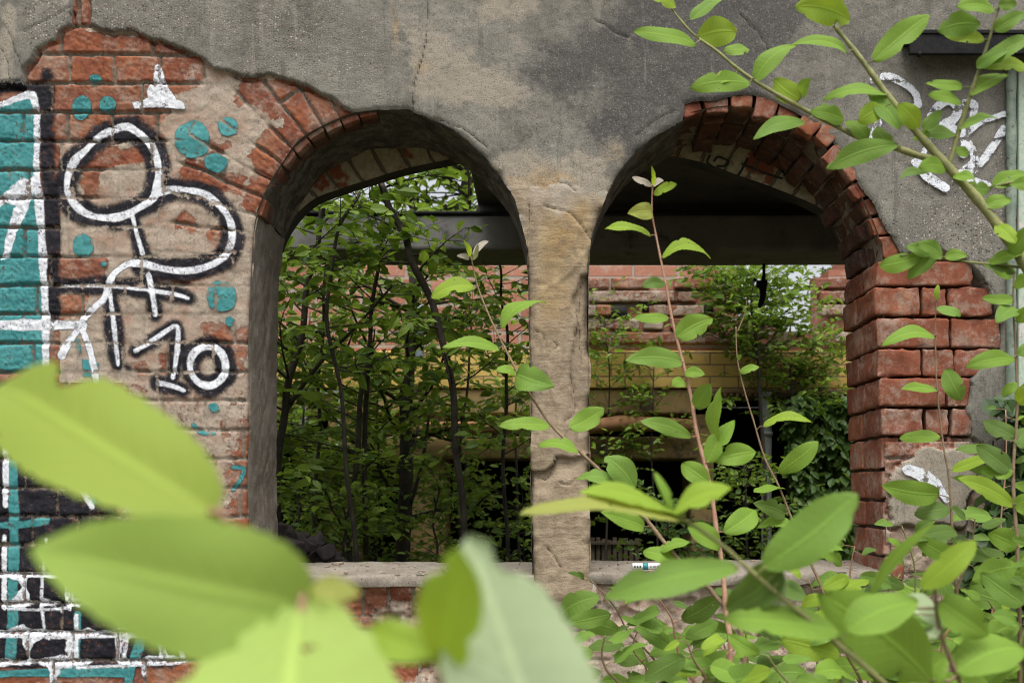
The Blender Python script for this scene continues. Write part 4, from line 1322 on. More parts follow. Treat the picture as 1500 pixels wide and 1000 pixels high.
# ================================================================== plants
def m_leaf(name, a, b, under, vein=(.27, .41, .06), trans=.38, tcol=None, rough=.55, scale=40, tip=None):
    t = NT(name)
    uvn = t.N.new('ShaderNodeUVMap'); uvn.uv_map = 'UVMap'
    sep = t.N.new('ShaderNodeSeparateXYZ'); t.L.new(uvn.outputs[0], sep.inputs[0])
    u, v = sep.outputs[0], sep.outputs[1]          # u along 0..1, v across -1..1
    av = t.math('ABSOLUTE', v)
    n1 = t.noise(scale, 5, .65); n2 = t.noise(scale * 9, 4, .7)
    oi = t.N.new('ShaderNodeObjectInfo').outputs['Random']
    f = t.math('ADD', t.mr(n1, .3, .7, 0, .7), t.math('MULTIPLY', oi, .5), clamp=True)
    col = t.mix(f, a, b)
    col = t.mix(t.mr(n2, .48, .72, 0, .5), col, tuple(x * .6 for x in a))
    # side veins leave the midrib at a slant
    ph = t.math('ADD', t.math('SUBTRACT', t.math('MULTIPLY', u, 11.0), t.math('MULTIPLY', av, 2.6)), t.math('MULTIPLY', t.math('SUBTRACT', n1, .5), .8))
    fr = t.math('ABSOLUTE', t.math('SUBTRACT', t.math('FRACT', ph), .5))
    sv = t.math('MULTIPLY', t.mr(fr, .09, .0), t.mr(av, .95, .4))
    mid = t.mr(av, .10, .035)
    vm = t.math('MAXIMUM', mid, t.math('MULTIPLY', sv, .72))
    if tip:
        col = t.mix(t.math('MULTIPLY', t.mr(t.math('ADD', u, t.math('MULTIPLY', t.math('SUBTRACT', t.noise(22, 3, .5), .5), .9)), .62, .95), .9), col, tip)
    col = t.mix(vm, col, vein)
    # brown nibbled spots
    col = t.mix(t.mr(t.noise(scale * 2.2, 3, .5), .69, .73, 0, .8), col, (.16, .10, .03))
    geo = t.N.new('ShaderNodeNewGeometry')
    uc = t.mix(vm, under, tuple(min(1, x * 1.25) for x in under))
    col = t.mix(geo.outputs['Backfacing'], col, uc)
    b_ = t.bump(t.math('MULTIPLY', vm, -1), .5, .0012)
    b_ = t.bump(n2, .25, .0006, b_)
    p = t.bsdf(col, rough, b_, spec=.16)
    tr = t.N.new('ShaderNodeBsdfTranslucent'); t.set(tr.inputs[0], t.mix(.6, col, tcol or (.30, .42, .03)))
    mx = t.N.new('ShaderNodeMixShader'); mx.inputs[0].default_value = trans
    t.L.new(p, mx.inputs[1]); t.L.new(tr.outputs[0], mx.inputs[2])
    hole = t.mr(t.noise(scale * 2.2, 3, .5), .735, .742, smooth=False)
    tp = t.N.new('ShaderNodeBsdfTransparent'); m2 = t.N.new('ShaderNodeMixShader')
    t.L.new(hole, m2.inputs[0]); t.L.new(mx.outputs[0], m2.inputs[1]); t.L.new(tp.outputs[0], m2.inputs[2])
    return t.done(m2.outputs[0])


LEAF = {
    'mid': m_leaf('sallow_leaf', (.092, .205, .009), (.175, .315, .014), (.19, .32, .045)),
    'fresh': m_leaf('fresh_sallow_leaf', (.21, .35, .010), (.31, .44, .014), (.28, .42, .05), trans=.48, tcol=(.42, .50, .02)),
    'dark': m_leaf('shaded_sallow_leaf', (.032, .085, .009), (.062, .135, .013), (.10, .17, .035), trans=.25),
    'pale': m_leaf('downy_leaf_underside', (.40, .50, .27), (.50, .58, .37), (.42, .52, .30), vein=(.28, .38, .17), trans=.35, tcol=(.35, .42, .18)),
    'deep': m_leaf('deep_green_leaf', (.055, .140, .009), (.10, .21, .013), (.15, .26, .045), trans=.32),
    'olive': m_leaf('yellow_tinged_leaf', (.20, .30, .018), (.28, .37, .028), (.27, .36, .06), vein=(.36, .44, .09), trans=.42, tcol=(.38, .44, .03), tip=(.46, .33, .02)),
    'soft': m_leaf('soft_light_leaf', (.26, .39, .055), (.34, .47, .09), (.28, .41, .08), vein=(.46, .57, .20), trans=.45, tcol=(.40, .50, .06)),
    'light': m_leaf('pale_lime_leaf', (.33, .48, .09), (.41, .55, .14), (.36, .50, .12), vein=(.50, .61, .22), trans=.45, tcol=(.5, .58, .10)),
    'yellow': m_leaf('yellowing_leaf', (.32, .38, .018), (.42, .43, .03), (.36, .40, .10), trans=.5, tcol=(.5, .48, .02)),
    'bud': m_leaf('purplish_bud_leaf', (.22, .17, .13), (.30, .25, .17), (.34, .30, .24), trans=.25),
}
BARK_G = m_simple('green_shoot_bark', (.16, .17, .06), (.25, .25, .09), 60, .6, .3, 300, c=(.14, .09, .05))
BARK_P = m_simple('pinkish_shoot_bark', (.32, .16, .11), (.40, .25, .16), 60, .6, .2, 300, c=(.22, .19, .09))
BARK_N = m_simple('brown_shoot_bark', (.17, .11, .065), (.24, .175, .10), 60, .65, .3, 300, c=(.13, .12, .06))
BARK_D = m_simple('dark_trunk_bark', (.028, .024, .018), (.055, .048, .036), 25, .9, .6, 90, c=(.05, .065, .03))


def leaf_mesh(name, A, B, W, roll, curl, mat, parent, fold=.12, seed=0, nu=30, nv=8, pet=None, barrel=.55):
    A = np.array(A); B = np.array(B)
    rg = random.Random(seed)
    L = np.linalg.norm(B - A); ax = (B - A) / L
    vw = (A + B) / 2 - np.array([0, 0, EYE]); vw /= np.linalg.norm(vw)
    n0 = -vw - ax * np.dot(-vw, ax); n0 /= np.linalg.norm(n0)
    sd = np.cross(ax, n0)
    sg = 1 if (sd[2] > 0) else -1
    r = R(roll) * sg
    n = n0 * math.cos(r) + sd * math.sin(r); s = np.cross(ax, n)
    Vv = []; uv = []
    ph = rg.uniform(0, 6)
    bites = [(rg.uniform(.25, .9), rg.choice([-1, 1]), rg.uniform(.2, .55), rg.uniform(.025, .06)) for _ in range(rg.choice([0, 0, 0, 1, 1, 2]))]
    twist = rg.uniform(-.35, .35); droop_ = rg.uniform(-.05, .12)
    for i in range(nu + 1):
        t = i / nu
        w = math.sin(math.pi * min(1, t ** (.72 + .42 * barrel))) ** .58 * (1 - .10 * t)
        if t > .86:
            w = w * (1 - .25 * (t - .86) / .14)
        w *= W / 2
        for j in range(nv + 1):
            v = 2 * j / nv - 1
            e = 1 + (.045 * ((i + (j == 0)) % 2) if j in (0, nv) else 0)
            y = w * v * e
            for (bt, bs, ba, bw) in bites:
                if v * bs > 0:
                    y *= 1 - ba * math.exp(-((t - bt) / bw) ** 2) * abs(v) ** 2
            z = fold * abs(y) * (1.2 - abs(v) * .6) + curl * L * (4 * t * (1 - t)) - curl * L * .35 * t * t
            z += .05 * W * math.sin(t * 9 + ph + (1.5 if v > 0 else 0)) * v * v
            z += twist * y * (t - .4) * 1.2 - droop_ * L * max(0, t - .55) ** 2 * 2.5
            z += .020 * W * math.cos((t * 11 - abs(v) * 2.6) * 2 * math.pi) * min(abs(v) * 2, 1) * (1 - abs(v) * .5)
            side = .06 * L * math.sin(t * math.pi) * math.sin(ph)
            Vv.append(A + ax * (t * L) + s * (y + side) + n * z); uv.append((t, v))
    Fc = [(i * (nv + 1) + j, (i + 1) * (nv + 1) + j, (i + 1) * (nv + 1) + j + 1, i * (nv + 1) + j + 1) for i in range(nu) for j in range(nv)]
    mi = [0] * len(Fc)
    mats = [mat]
    if pet is not None:
        q, pm = pet
        mdl = (A + np.array(q)) / 2 + n * .04 * L
        r0 = max(.0006, L * .0085)
        tv, tf = tube([q, mdl, A + ax * .04 * L], [r0 * 1.3, r0, r0 * .9], 6, cap=False)
        b0 = len(Vv)
        Vv += list(tv); uv += [(0, 0)] * len(tv)
        Fc += [tuple(b0 + k for k in f) for f in tf]; mi += [1] * len(tf); mats = [mat, pm]
    return mesh_obj(name, Vv, Fc, mats, parent, uv=uv, mat_idx=mi)


LS = [0]


def shoot(name, label, cat, stems, leaves, group=None, bark=BARK_N, ground=True):
    """stems: list of (r0, r1, [(px, py, d), ...]) the first runs down to the soil; leaves: (bx, by, tx, ty, w, roll, curl, kind[, dd])"""
    main = stems[0][2]
    low = P(*main[-1])
    base = (low.x + .06 * random.uniform(-1, 1), low.y + .05, -.03)
    root = thing(name, label, cat, base, group)
    samples = []
    for k, (r0, r1, pts) in enumerate(stems):
        w = [tuple(P(*p)) for p in pts]
        if k == 0 and ground:
            z0 = w[-1][2]
            w += [(w[-1][0] * .7 + base[0] * .3, w[-1][1], z0 * .62), (base[0], base[1], z0 * .25), base]
        ww = []
        pp = [np.array(q) for q in w]
        for i in range(len(pp) - 1):
            p0 = pp[max(i - 1, 0)]; p1 = pp[i]; p2 = pp[i + 1]; p3 = pp[min(i + 2, len(pp) - 1)]
            for j in range(5):
                t = j / 5
                ww.append(.5 * ((2 * p1) + (-p0 + p2) * t + (2 * p0 - 5 * p1 + 4 * p2 - p3) * t * t + (-p0 + 3 * p1 - 3 * p2 + p3) * t ** 3))
        ww.append(pp[-1])
        samples += ww
        n = len(ww)
        rad = [r1 + (r0 - r1) * min(1, (i / (n - 1)) * 1.25) for i in range(n)]
        rad = [r * (1 + .10 * math.sin(i * 1.9)) for i, r in enumerate(rad)]
        V_, F_ = tube(ww, rad, 8)
        nm = 'stem' if k == 0 else 'side_stem'
        mesh_obj(nm, V_, F_, bark, root)
    SA = np.array(samples)
    px = SA[:, 0] * F / SA[:, 1] + VX; py = VY - (SA[:, 2] - EYE) * F / SA[:, 1]
    for lf in leaves:
        bx, by, tx, ty, w, roll, curl, kind = lf[:8]
        k = int(np.argmin((px - bx) ** 2 + (py - by) ** 2))
        d = SA[k][1]
        LS[0] += 1
        rg = random.Random(LS[0])
        if kind == 'mid' and rg.random() < .3:
            kind = 'deep'
        dd = lf[8] if len(lf) > 8 else rg.uniform(-.03, .02) * d
        A = P(bx, by, d - .003); B = P(tx, ty, d + dd)
        L = (B - A).length
        W = min(w * d / F / max(.3, math.cos(R(roll))), .62 * L)
        leaf_mesh('leaf', A, B, W, roll, curl, LEAF[kind], root, seed=LS[0], pet=(tuple(SA[k]), bark), fold=rg.uniform(.02, .30), barrel=rg.random())
    return root


# ---- slender shoots rising in front of the arches
shoot('willow_shoot', 'slender leaning willow shoot crossing the stone pillar', 'shoot',
      [(.0042, .0012, [(690, 376, 1.80), (700, 420, 1.79), (720, 470, 1.77), (750, 530, 1.75), (775, 575, 1.73), (810, 625, 1.71), (850, 662, 1.69), (880, 690, 1.68), (930, 740, 1.66), (970, 790, 1.64), (1000, 825, 1.62), (1050, 875, 1.6), (1090, 960, 1.58)])],
      [(688, 376, 680, 353, 8, 20, .1, 'fresh'), (693, 374, 716, 352, 9, 20, .1, 'bud'), (687, 379, 671, 375, 9, 10, .1, 'bud'), (692, 381, 700, 358, 7, 0, .1, 'bud'),
       (695, 420, 631, 434, 25, 50, .16, 'fresh'), (735, 482, 799, 440, 18, 66, .18, 'mid'), (732, 512, 648, 508, 17, 50, .08, 'mid'), (757, 548, 810, 565, 46, 15, .12, 'mid', -.05), (757, 547, 727, 541, 15, 50, .1, 'mid'),
       (806, 624, 731, 621, 20, 45, .05, 'mid'), (834, 627, 885, 597, 35, 30, -.08, 'mid'), (848, 662, 788, 650, 17, 55, .12, 'mid'), (930, 716, 886, 668, 47, 12, .06, 'mid'), (908, 710, 843, 698, 20, 50, .1, 'mid'),
       (944, 772, 880, 750, 25, 30, .08, 'mid'), (966, 806, 1010, 792, 24, 55, .1, 'mid'), (990, 826, 942, 806, 34, 40, .1, 'mid')], group='slender willow shoots before the arches', bark=BARK_N)
shoot('willow_shoot', 'tall upright willow shoot with reddish stem in the middle of the right arch', 'shoot',
      [(.0044, .0012, [(956, 272, 1.70), (955, 310, 1.70), (960, 340, 1.70), (968, 380, 1.69), (975, 415, 1.68), (985, 470, 1.67), (1000, 530, 1.66), (1012, 580, 1.65), (1020, 630, 1.64), (1030, 670, 1.63), (1042, 720, 1.62), (1050, 780, 1.61), (1058, 830, 1.60), (1064, 900, 1.58), (1070, 980, 1.57)])],
      [(956, 272, 955, 245, 7, 10, .08, 'fresh'), (955, 273, 926, 259, 10, 30, .1, 'bud'), (957, 274, 973, 262, 9, 20, .1, 'bud'), (958, 284, 990, 269, 14, 40, .1, 'fresh'), (955, 309, 921, 312, 26, 20, .1, 'yellow', -.03),
       (953, 346, 886, 334, 12, 66, .12, 'fresh'), (970, 378, 1042, 372, 16, 62, .22, 'fresh'), (975, 416, 941, 418, 18, 25, .05, 'dark'), (980, 465, 928, 465, 15, 40, .05, 'mid'), (991, 494, 1044, 466, 36, 10, .06, 'mid'),
       (999, 530, 918, 526, 30, 25, .05, 'mid'), (1003, 546, 1032, 548, 26, 30, .1, 'mid'), (1004, 560, 984, 562, 24, 30, .1, 'mid'), (1020, 598, 1040, 562, 36, 12, .05, 'mid'), (1013, 640, 940, 616, 24, 20, .05, 'mid'),
       (1036, 678, 1076, 614, 30, 25, .06, 'mid'), (1045, 674, 1108, 660, 34, 15, .05, 'mid'), (1040, 708, 998, 678, 40, 12, .05, 'mid'), (1060, 780, 1108, 744, 38, 10, .05, 'mid'), (1056, 800, 1010, 770, 30, 40, .1, 'mid'), (1050, 646, 1054, 566, 20, 60, .05, 'mid')],
      group='slender willow shoots before the arches', bark=BARK_P)
shoot('willow_shoot', 'thin grey willow shoot beside the downpipe in the right arch', 'shoot',
      [(.0030, .0010, [(1078, 478, 1.90), (1080, 525, 1.89), (1090, 570, 1.88), (1105, 620, 1.87), (1120, 670, 1.86), (1140, 710, 1.84), (1160, 760, 1.82), (1185, 820, 1.80), (1205, 865, 1.78), (1230, 960, 1.76)]),
       (.0012, .0007, [(1094, 440, 1.9), (1090, 462, 1.9), (1080, 486, 1.9)])],
      [(1080, 525, 1086, 520, 8, 20, .1, 'mid'), (1118, 624, 1190, 613, 14, 60, .14, 'fresh'), (1140, 692, 1198, 646, 32, 10, .05, 'mid'), (1146, 714, 1104, 720, 9, 72, .05, 'mid'), (1150, 752, 1106, 737, 27, 15, .05, 'dark'),
       (1158, 764, 1110, 772, 18, 50, .05, 'mid'), (1168, 800, 1120, 812, 20, 40, .1, 'mid'), (1180, 815, 1235, 802, 16, 55, .1, 'mid'), (1084, 545, 1112, 536, 12, 40, .1, 'mid')], group='slender willow shoots before the arches', bark=BARK_N)
shoot('willow_shoot', 'thin straight willow shoot in front of the red brick quoin', 'shoot',
      [(.0032, .0010, [(1372, 436, 1.85), (1370, 480, 1.85), (1372, 560, 1.84), (1380, 640, 1.83), (1390, 700, 1.82), (1395, 780, 1.8), (1400, 850, 1.79), (1404, 960, 1.78)])],
      [(1372, 440, 1374, 416, 8, 10, .1, 'fresh'), (1371, 452, 1408, 462, 14, 50, .1, 'mid'), (1368, 492, 1294, 500, 20, 50, .12, 'mid'), (1385, 540, 1410, 586, 32, 20, .08, 'mid'), (1372, 572, 1322, 568, 13, 55, .06, 'mid'), (1378, 640, 1317, 640, 20, 40, .05, 'mid'),
       (1376, 724, 1292, 711, 37, 10, .05, 'mid'), (1394, 690, 1466, 665, 17, 50, .05, 'fresh'), (1396, 700, 1450, 720, 14, 50, .05, 'mid'), (1400, 778, 1338, 790, 24, 30, .05, 'dark'), (1392, 745, 1340, 752, 30, 30, .05, 'dark')], group='slender willow shoots before the arches', bark=BARK_N)

# ---- the big branch hanging across the upper right corner
shoot('willow_branch', 'thick green willow branch slanting across the upper right of the wall', 'branch',
      [(.0105, .0030, [(1222, 38, 1.52), (1260, 85, 1.51), (1300, 140, 1.50), (1340, 190, 1.49), (1380, 235, 1.48), (1440, 302, 1.46), (1500, 385, 1.44), (1560, 480, 1.42), (1600, 640, 1.40), (1620, 900, 1.40)]),
       (.0048, .0014, [(966, -10, 1.62), (1010, 45, 1.60), (1050, 75, 1.59), (1090, 108, 1.58), (1150, 145, 1.56), (1220, 182, 1.54), (1270, 206, 1.52), (1310, 216, 1.50), (1352, 230, 1.488), (1376, 232, 1.482)]),
       (.0036, .0012, [(1470, -10, 1.44), (1462, 15, 1.45), (1445, 70, 1.46), (1425, 130, 1.47), (1405, 190, 1.48), (1390, 244, 1.479)]),
       (.0022, .0010, [(1318, 374, 1.50), (1360, 374, 1.49), (1420, 384, 1.47), (1500, 392, 1.45), (1512, 398, 1.44)]),
       (.0026, .0010, [(1425, 300, 1.5), (1440, 278, 1.5), (1470, 270, 1.49), (1510, 262, 1.48)])],
      [(1245, 30, 1168, 8, 46, 15, .06, 'fresh'), (1222, 36, 1200, -20, 40, 20, .06, 'mid'), (1279, 90, 1362, 20, 36, 20, .06, 'mid'), (1240, 78, 1162, 60, 15, 58, .14, 'mid'), (1296, 156, 1257, 178, 50, 5, .05, 'fresh'), (1300, 140, 1206, 144, 15, 60, .12, 'mid'),
       (1346, 190, 1316, 152, 34, 20, .05, 'fresh'), (1352, 190, 1380, 162, 26, 30, .05, 'mid'), (1318, 190, 1272, 136, 30, 45, .05, 'mid'), (1362, 196, 1338, 200, 22, 35, .05, 'mid'), (1020, 66, 928, 46, 20, 50, .1, 'mid'), (1022, 54, 1080, 46, 52, 8, .05, 'fresh'), (1060, 74, 1098, 72, 22, 45, .05, 'mid'),
       (1012, 30, 1058, -6, 18, 50, .05, 'mid'), (990, 10, 948, -8, 20, 40, .05, 'fresh'), (1106, 118, 1166, 62, 28, 35, .1, 'mid'), (1100, 122, 1012, 126, 30, 30, .05, 'mid'), (1076, 112, 1046, 122, 24, 40, .05, 'fresh'), (1172, 146, 1134, 116, 46, 8, .05, 'fresh'), (1176, 142, 1186, 116, 24, 40, .1, 'mid'),
       (1178, 180, 1104, 202, 22, 40, .12, 'mid'), (1213, 178, 1206, 150, 40, 25, .05, 'mid'), (1236, 176, 1188, 162, 26, 40, .05, 'mid'), (1316, 212, 1212, 245, 34, 15, .05, 'mid'), (1270, 204, 1240, 176, 26, 40, .1, 'mid'), (1300, 212, 1284, 186, 26, 30, .05, 'mid'),
       (1436, 36, 1375, 44, 36, 15, .06, 'mid'), (1442, 60, 1378, 40, 22, 40, .06, 'fresh'), (1456, 44, 1502, 18, 28, 30, .06, 'mid'), (1456, 14, 1402, 10, 24, 40, .05, 'mid'), (1462, 8, 1490, 6, 26, 20, .05, 'mid'), (1440, 92, 1510, 52, 26, 40, .06, 'mid'), (1430, 98, 1478, 72, 18, 40, .06, 'mid'),
       (1434, 94, 1512, 98, 20, 50, .05, 'fresh'), (1410, 128, 1356, 122, 15, 45, .05, 'mid'), (1408, 150, 1360, 138, 16, 45, .05, 'mid'), (1420, 140, 1478, 108, 22, 40, .05, 'mid'), (1403, 190, 1460, 166, 13, 60, .08, 'mid'), (1400, 200, 1352, 196, 18, 50, .05, 'mid'),
       (1400, 222, 1420, 222, 16, 30, .05, 'mid'), (1384, 246, 1346, 244, 24, 25, .05, 'mid'), (1362, 252, 1320, 258, 12, 50, .05, 'dark'), (1396, 258, 1426, 262, 18, 45, .05, 'mid'), (1412, 274, 1450, 278, 30, 20, .05, 'mid'), (1440, 302, 1482, 292, 24, 30, .05, 'mid'), (1455, 274, 1505, 254, 26, 30, .05, 'mid'), (1480, 270, 1520, 274, 24, 30, .05, 'mid'),
       (1350, 376, 1288, 390, 28, 25, .05, 'mid'), (1362, 374, 1328, 360, 24, 25, .05, 'mid'), (1372, 378, 1328, 408, 22, 25, .05, 'mid'), (1380, 376, 1344, 356, 22, 30, .05, 'mid'), (1384, 376, 1418, 374, 24, 30, .05, 'mid'), (1450, 386, 1498, 372, 18, 40, .05, 'mid'), (1440, 388, 1490, 398, 16, 50, .05, 'dark'), (1460, 330, 1488, 356, 22, 30, .05, 'fresh'), (1480, 372, 1512, 330, 30, 30, .05, 'mid')],
      bark=BARK_G)
# ---- right edge: leafy shoots between the branch and the bush
shoot('willow_shoot', 'leafy willow shoot at the right edge in front of the green frame', 'shoot',
      [(.0040, .0012, [(1486, 396, 1.66), (1484, 440, 1.66), (1488, 520, 1.65), (1490, 600, 1.64), (1484, 700, 1.62), (1490, 800, 1.60), (1494, 960, 1.58)]),
       (.0016, .0008, [(1440, 440, 1.67), (1462, 444, 1.66), (1485, 452, 1.66)])],
      [(1484, 402, 1448, 380, 22, 30, .05, 'mid'), (1484, 440, 1438, 436, 16, 40, .05, 'mid'), (1490, 452, 1462, 470, 26, 25, .05, 'mid'), (1485, 420, 1516, 404, 30, 20, .05, 'mid'), (1488, 470, 1520, 452, 40, 15, .05, 'mid'), (1486, 524, 1418, 534, 26, 30, .05, 'mid'), (1489, 520, 1524, 502, 34, 20, .05, 'mid'),
       (1490, 560, 1468, 580, 36, 15, .05, 'mid'), (1490, 590, 1526, 556, 36, 15, .05, 'fresh'), (1486, 640, 1440, 616, 26, 25, .05, 'dark'), (1488, 650, 1518, 628, 30, 25, .05, 'dark'), (1484, 690, 1436, 690, 28, 25, .05, 'mid'), (1484, 740, 1404, 700, 28, 35, .05, 'fresh'), (1486, 742, 1522, 726, 34, 20, .05, 'mid'),
       (1480, 690, 1430, 652, 30, 35, .05, 'dark'), (1490, 800, 1450, 780, 46, 15, .05, 'mid'), (1492, 830, 1424, 850, 44, 15, .05, 'mid'), (1490, 850, 1520, 810, 40, 15, .05, 'mid'), (1492, 910, 1440, 940, 40, 20, .05, 'mid')], bark=BARK_N)

# ---- blurred branches near the lens, lower right
shoot('willow_branch', 'out-of-focus willow branch low at the right with a pinkish stem', 'branch',
      [(.0031, .0013, [(966, 742, .80), (1010, 766, .80), (1060, 800, .80), (1110, 845, .80), (1170, 895, .80), (1230, 945, .80), (1300, 1005, .80), (1380, 1090, .8)])],
      [(1000, 762, 764, 742, 22, 66, .05, 'yellow', -.05), (985, 752, 1072, 714, 40, 55, .06, 'fresh', -.02), (985, 748, 960, 690, 14, 40, .05, 'mid'), (1000, 758, 850, 712, 22, 64, .05, 'fresh'), (1118, 832, 1256, 722, 74, 20, .06, 'mid', -.02), (1082, 832, 884, 876, 52, 40, .06, 'mid', -.02),
       (1145, 835, 1064, 890, 62, 20, .05, 'dark', .05), (1150, 846, 1086, 906, 60, 25, .05, 'pale', .08), (1230, 925, 1060, 905, 48, 45, .06, 'mid'), (1240, 925, 1345, 880, 60, 30, .06, 'mid')], bark=BARK_G)
shoot('willow_branch', 'out-of-focus broad-leaved willow branch in the bottom right corner', 'branch',
      [(.0030, .0014, [(1372, 820, .90), (1370, 870, .90), (1376, 920, .90), (1390, 960, .90), (1410, 1010, .90), (1430, 1090, .9)])],
      [(1366, 1000, 1206, 872, 96, 10, .06, 'mid', -.06), (1372, 935, 1330, 868, 88, 10, .04, 'pale', .04), (1350, 862, 1428, 790, 40, 20, .06, 'fresh', -.02), (1268, 895, 1366, 764, 17, 60, .05, 'mid', -.1), (1376, 880, 1450, 930, 60, 20, .05, 'mid'), (1300, 905, 1390, 915, 20, 60, .05, 'mid', .03), (1385, 960, 1322, 1010, 60, 20, .05, 'mid'), (1400, 985, 1500, 945, 70, 25, .05, 'mid')], bark=BARK_N)

# ---- leaves right in front of the lens, lower left
shoot('willow_sprig', 'huge blurred pale green leaves close to the lens at the lower left', 'sprig',
      [(.0026, .0014, [(330, 764, .37), (384, 838, .37), (440, 888, .37), (520, 935, .37), (600, 952, .37), (640, 965, .37), (652, 1010, .37), (662, 1100, .37)])],
      [(322, 762, -24, 538, 196, 20, .05, 'olive', .07), (452, 893, 44, 802, 196, 10, .04, 'soft', -.045), (440, 878, 500, 1560, 420, 10, .02, 'light', -.11), (860, 1250, 688, 782, 225, 8, .02, 'pale', 0.0),
       (648, 985, 676, 803, 92, 25, .05, 'fresh', -.03), (450, 872, 528, 866, 46, 25, .08, 'yellow'), (640, 960, 540, 920, 90, 20, .05, 'fresh')], bark=BARK_P)
# a second leaf axis for the tall pale leaf
# ---- the bush under the right arch: many low leafy shoots
BUSH = [  # base px, tip px, distance, label
    ((1010, 1080), (870, 850), 1.95, 'low leafy willow shoot leaning left against the foot of the pillar'),
    ((1040, 1080), (960, 870), 1.75, 'low leafy willow shoot under the marker pen'),
    ((1100, 1090), (1090, 880), 1.90, 'low leafy willow shoot below the middle of the right sill'),
    ((1180, 1090), (1190, 850), 1.70, 'leafy willow shoot below the right half of the right sill'),
    ((1260, 1090), (1260, 800), 1.85, 'leafy willow shoot reaching up to the bottom of the brick quoin'),
    ((1330, 1090), (1330, 770), 2.05, 'shaded leafy shoot in front of the pale stone block'),
    ((1400, 1090), (1430, 760), 1.75, 'leafy willow shoot below the thin straight shoot at the right'),
    ((1450, 1090), (1470, 600), 2.25, 'dark shaded shoot close to the wall at the right edge'),
    ((1500, 1090), (1520, 800), 1.55, 'leafy willow shoot in the lower right corner'),
    ((900, 1080), (880, 930), 1.65, 'short leafy shoot at the bottom just right of the pillar'),
    ((1000, 1100), (1080, 950), 1.45, 'short leafy shoot at the bottom beside the tall reddish stem'),
    ((1200, 1100), (1130, 960), 1.35, 'short leafy shoot at the bottom below the blurred branch'),
    ((1300, 1100), (1230, 880), 1.50, 'leafy shoot behind the blurred broad leaf, leaning left'),
    ((1330, 1100), (1400, 900), 1.45, 'short leafy shoot at the bottom right under the pale blurred leaf'),
    ((1470, 1100), (1450, 880), 1.65, 'leafy shoot between the corner shoot and the thin straight shoot'),
    ((960, 1100), (930, 920), 1.85, 'short leafy shoot right of the pillar foot below the sill'),
    ((1120, 1100), (1040, 900), 2.05, 'leafy shoot close to the wall below the reddish stem'),
    ((1230, 1100), (1310, 840), 2.15, 'leafy shoot close to the wall below the white brush mark'),
    ((1080, 1100), (1010, 940), 1.40, 'short leafy shoot at the bottom middle with broad leaves'),
    ((1420, 1100), (1380, 860), 2.2, 'dark leafy shoot close to the wall below the pale stone'),
]
for bi, (b0, b1, d, lab) in enumerate(BUSH):
    rg = random.Random(400 + bi)
    pts = []
    n = 6
    for i in range(n + 1):
        t = i / n
        u = b1[0] + (b0[0] - b1[0]) * t + rg.uniform(-10, 10) + 26 * math.sin(t * 3) * rg.uniform(-.5, .5)
        v = b1[1] + (b0[1] - b1[1]) * t
        pts.append((u, v, d + .04 * t))
    lv = []
    L = math.hypot(b0[0] - b1[0], b0[1] - b1[1])
    m = int(L / 17) + 3
    for i in range(m):
        t = (i + .3) / m
        bu = np.interp(t, np.linspace(0, 1, n + 1), [q[0] for q in pts]); bv = np.interp(t, np.linspace(0, 1, n + 1), [q[1] for q in pts])
        sg = 1 if i % 2 else -1
        an = R(rg.uniform(-35, 40))
        ln = rg.choice([rg.uniform(.45, .7), rg.uniform(.7, 1.15), rg.uniform(.7, 1.15)]) * .083 * F / d
        if t < .12: ln *= .6
        ox, oy = sg * 14, -6
        kind = rg.choice(['mid', 'mid', 'mid', 'fresh', 'deep', 'dark'] if d < 1.72 else ['mid', 'deep', 'deep', 'dark', 'dark']) if bi not in (5, 7, 19) else rg.choice(['dark', 'dark', 'mid'])  # shoots further back get darker leaf colours, painting the shade between leaves
        lv.append((bu + ox, bv + oy, bu + ox + sg * ln * math.cos(an), bv + oy - ln * math.sin(an), ln * rg.uniform(.36, .52), rg.uniform(0, 66), rg.uniform(-.04, .22), kind, rg.uniform(-.06, .06)))
    shoot('willow_shoot', lab, 'shoot', [(.0040, .0012, pts)], lv, group='leafy shoots of the bush under the right arch', bark=[BARK_N, BARK_P, BARK_G][bi % 3])


# ------------------------------------------------------------------ foliage behind the wall
def m_foliage(name, a, b, trans=.4, tcol=(.28, .42, .03)):
    t = NT(name)
    rn = t.attr('rnd')
    n = t.noise(3.5, 3, .6)
    col = t.mix(t.math('ADD', t.math('MULTIPLY', rn, .8), t.math('MULTIPLY', t.math('SUBTRACT', n, .5), .8), clamp=True), a, b)
    p = t.bsdf(col, .5, spec=.35)
    tr = t.N.new('ShaderNodeBsdfTranslucent'); t.set(tr.inputs[0], t.mix(.5, col, tcol))
    mx = t.N.new('ShaderNodeMixShader'); mx.inputs[0].default_value = trans
    t.L.new(p, mx.inputs[1]); t.L.new(tr.outputs[0], mx.inputs[2])
    return t.done(mx.outputs[0])


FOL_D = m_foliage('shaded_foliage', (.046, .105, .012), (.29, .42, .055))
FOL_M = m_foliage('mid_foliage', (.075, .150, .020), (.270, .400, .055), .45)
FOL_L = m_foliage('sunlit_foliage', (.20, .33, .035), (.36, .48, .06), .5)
FOL_I = m_foliage('ivy_foliage', (.050, .110, .022), (.130, .215, .045), .25)


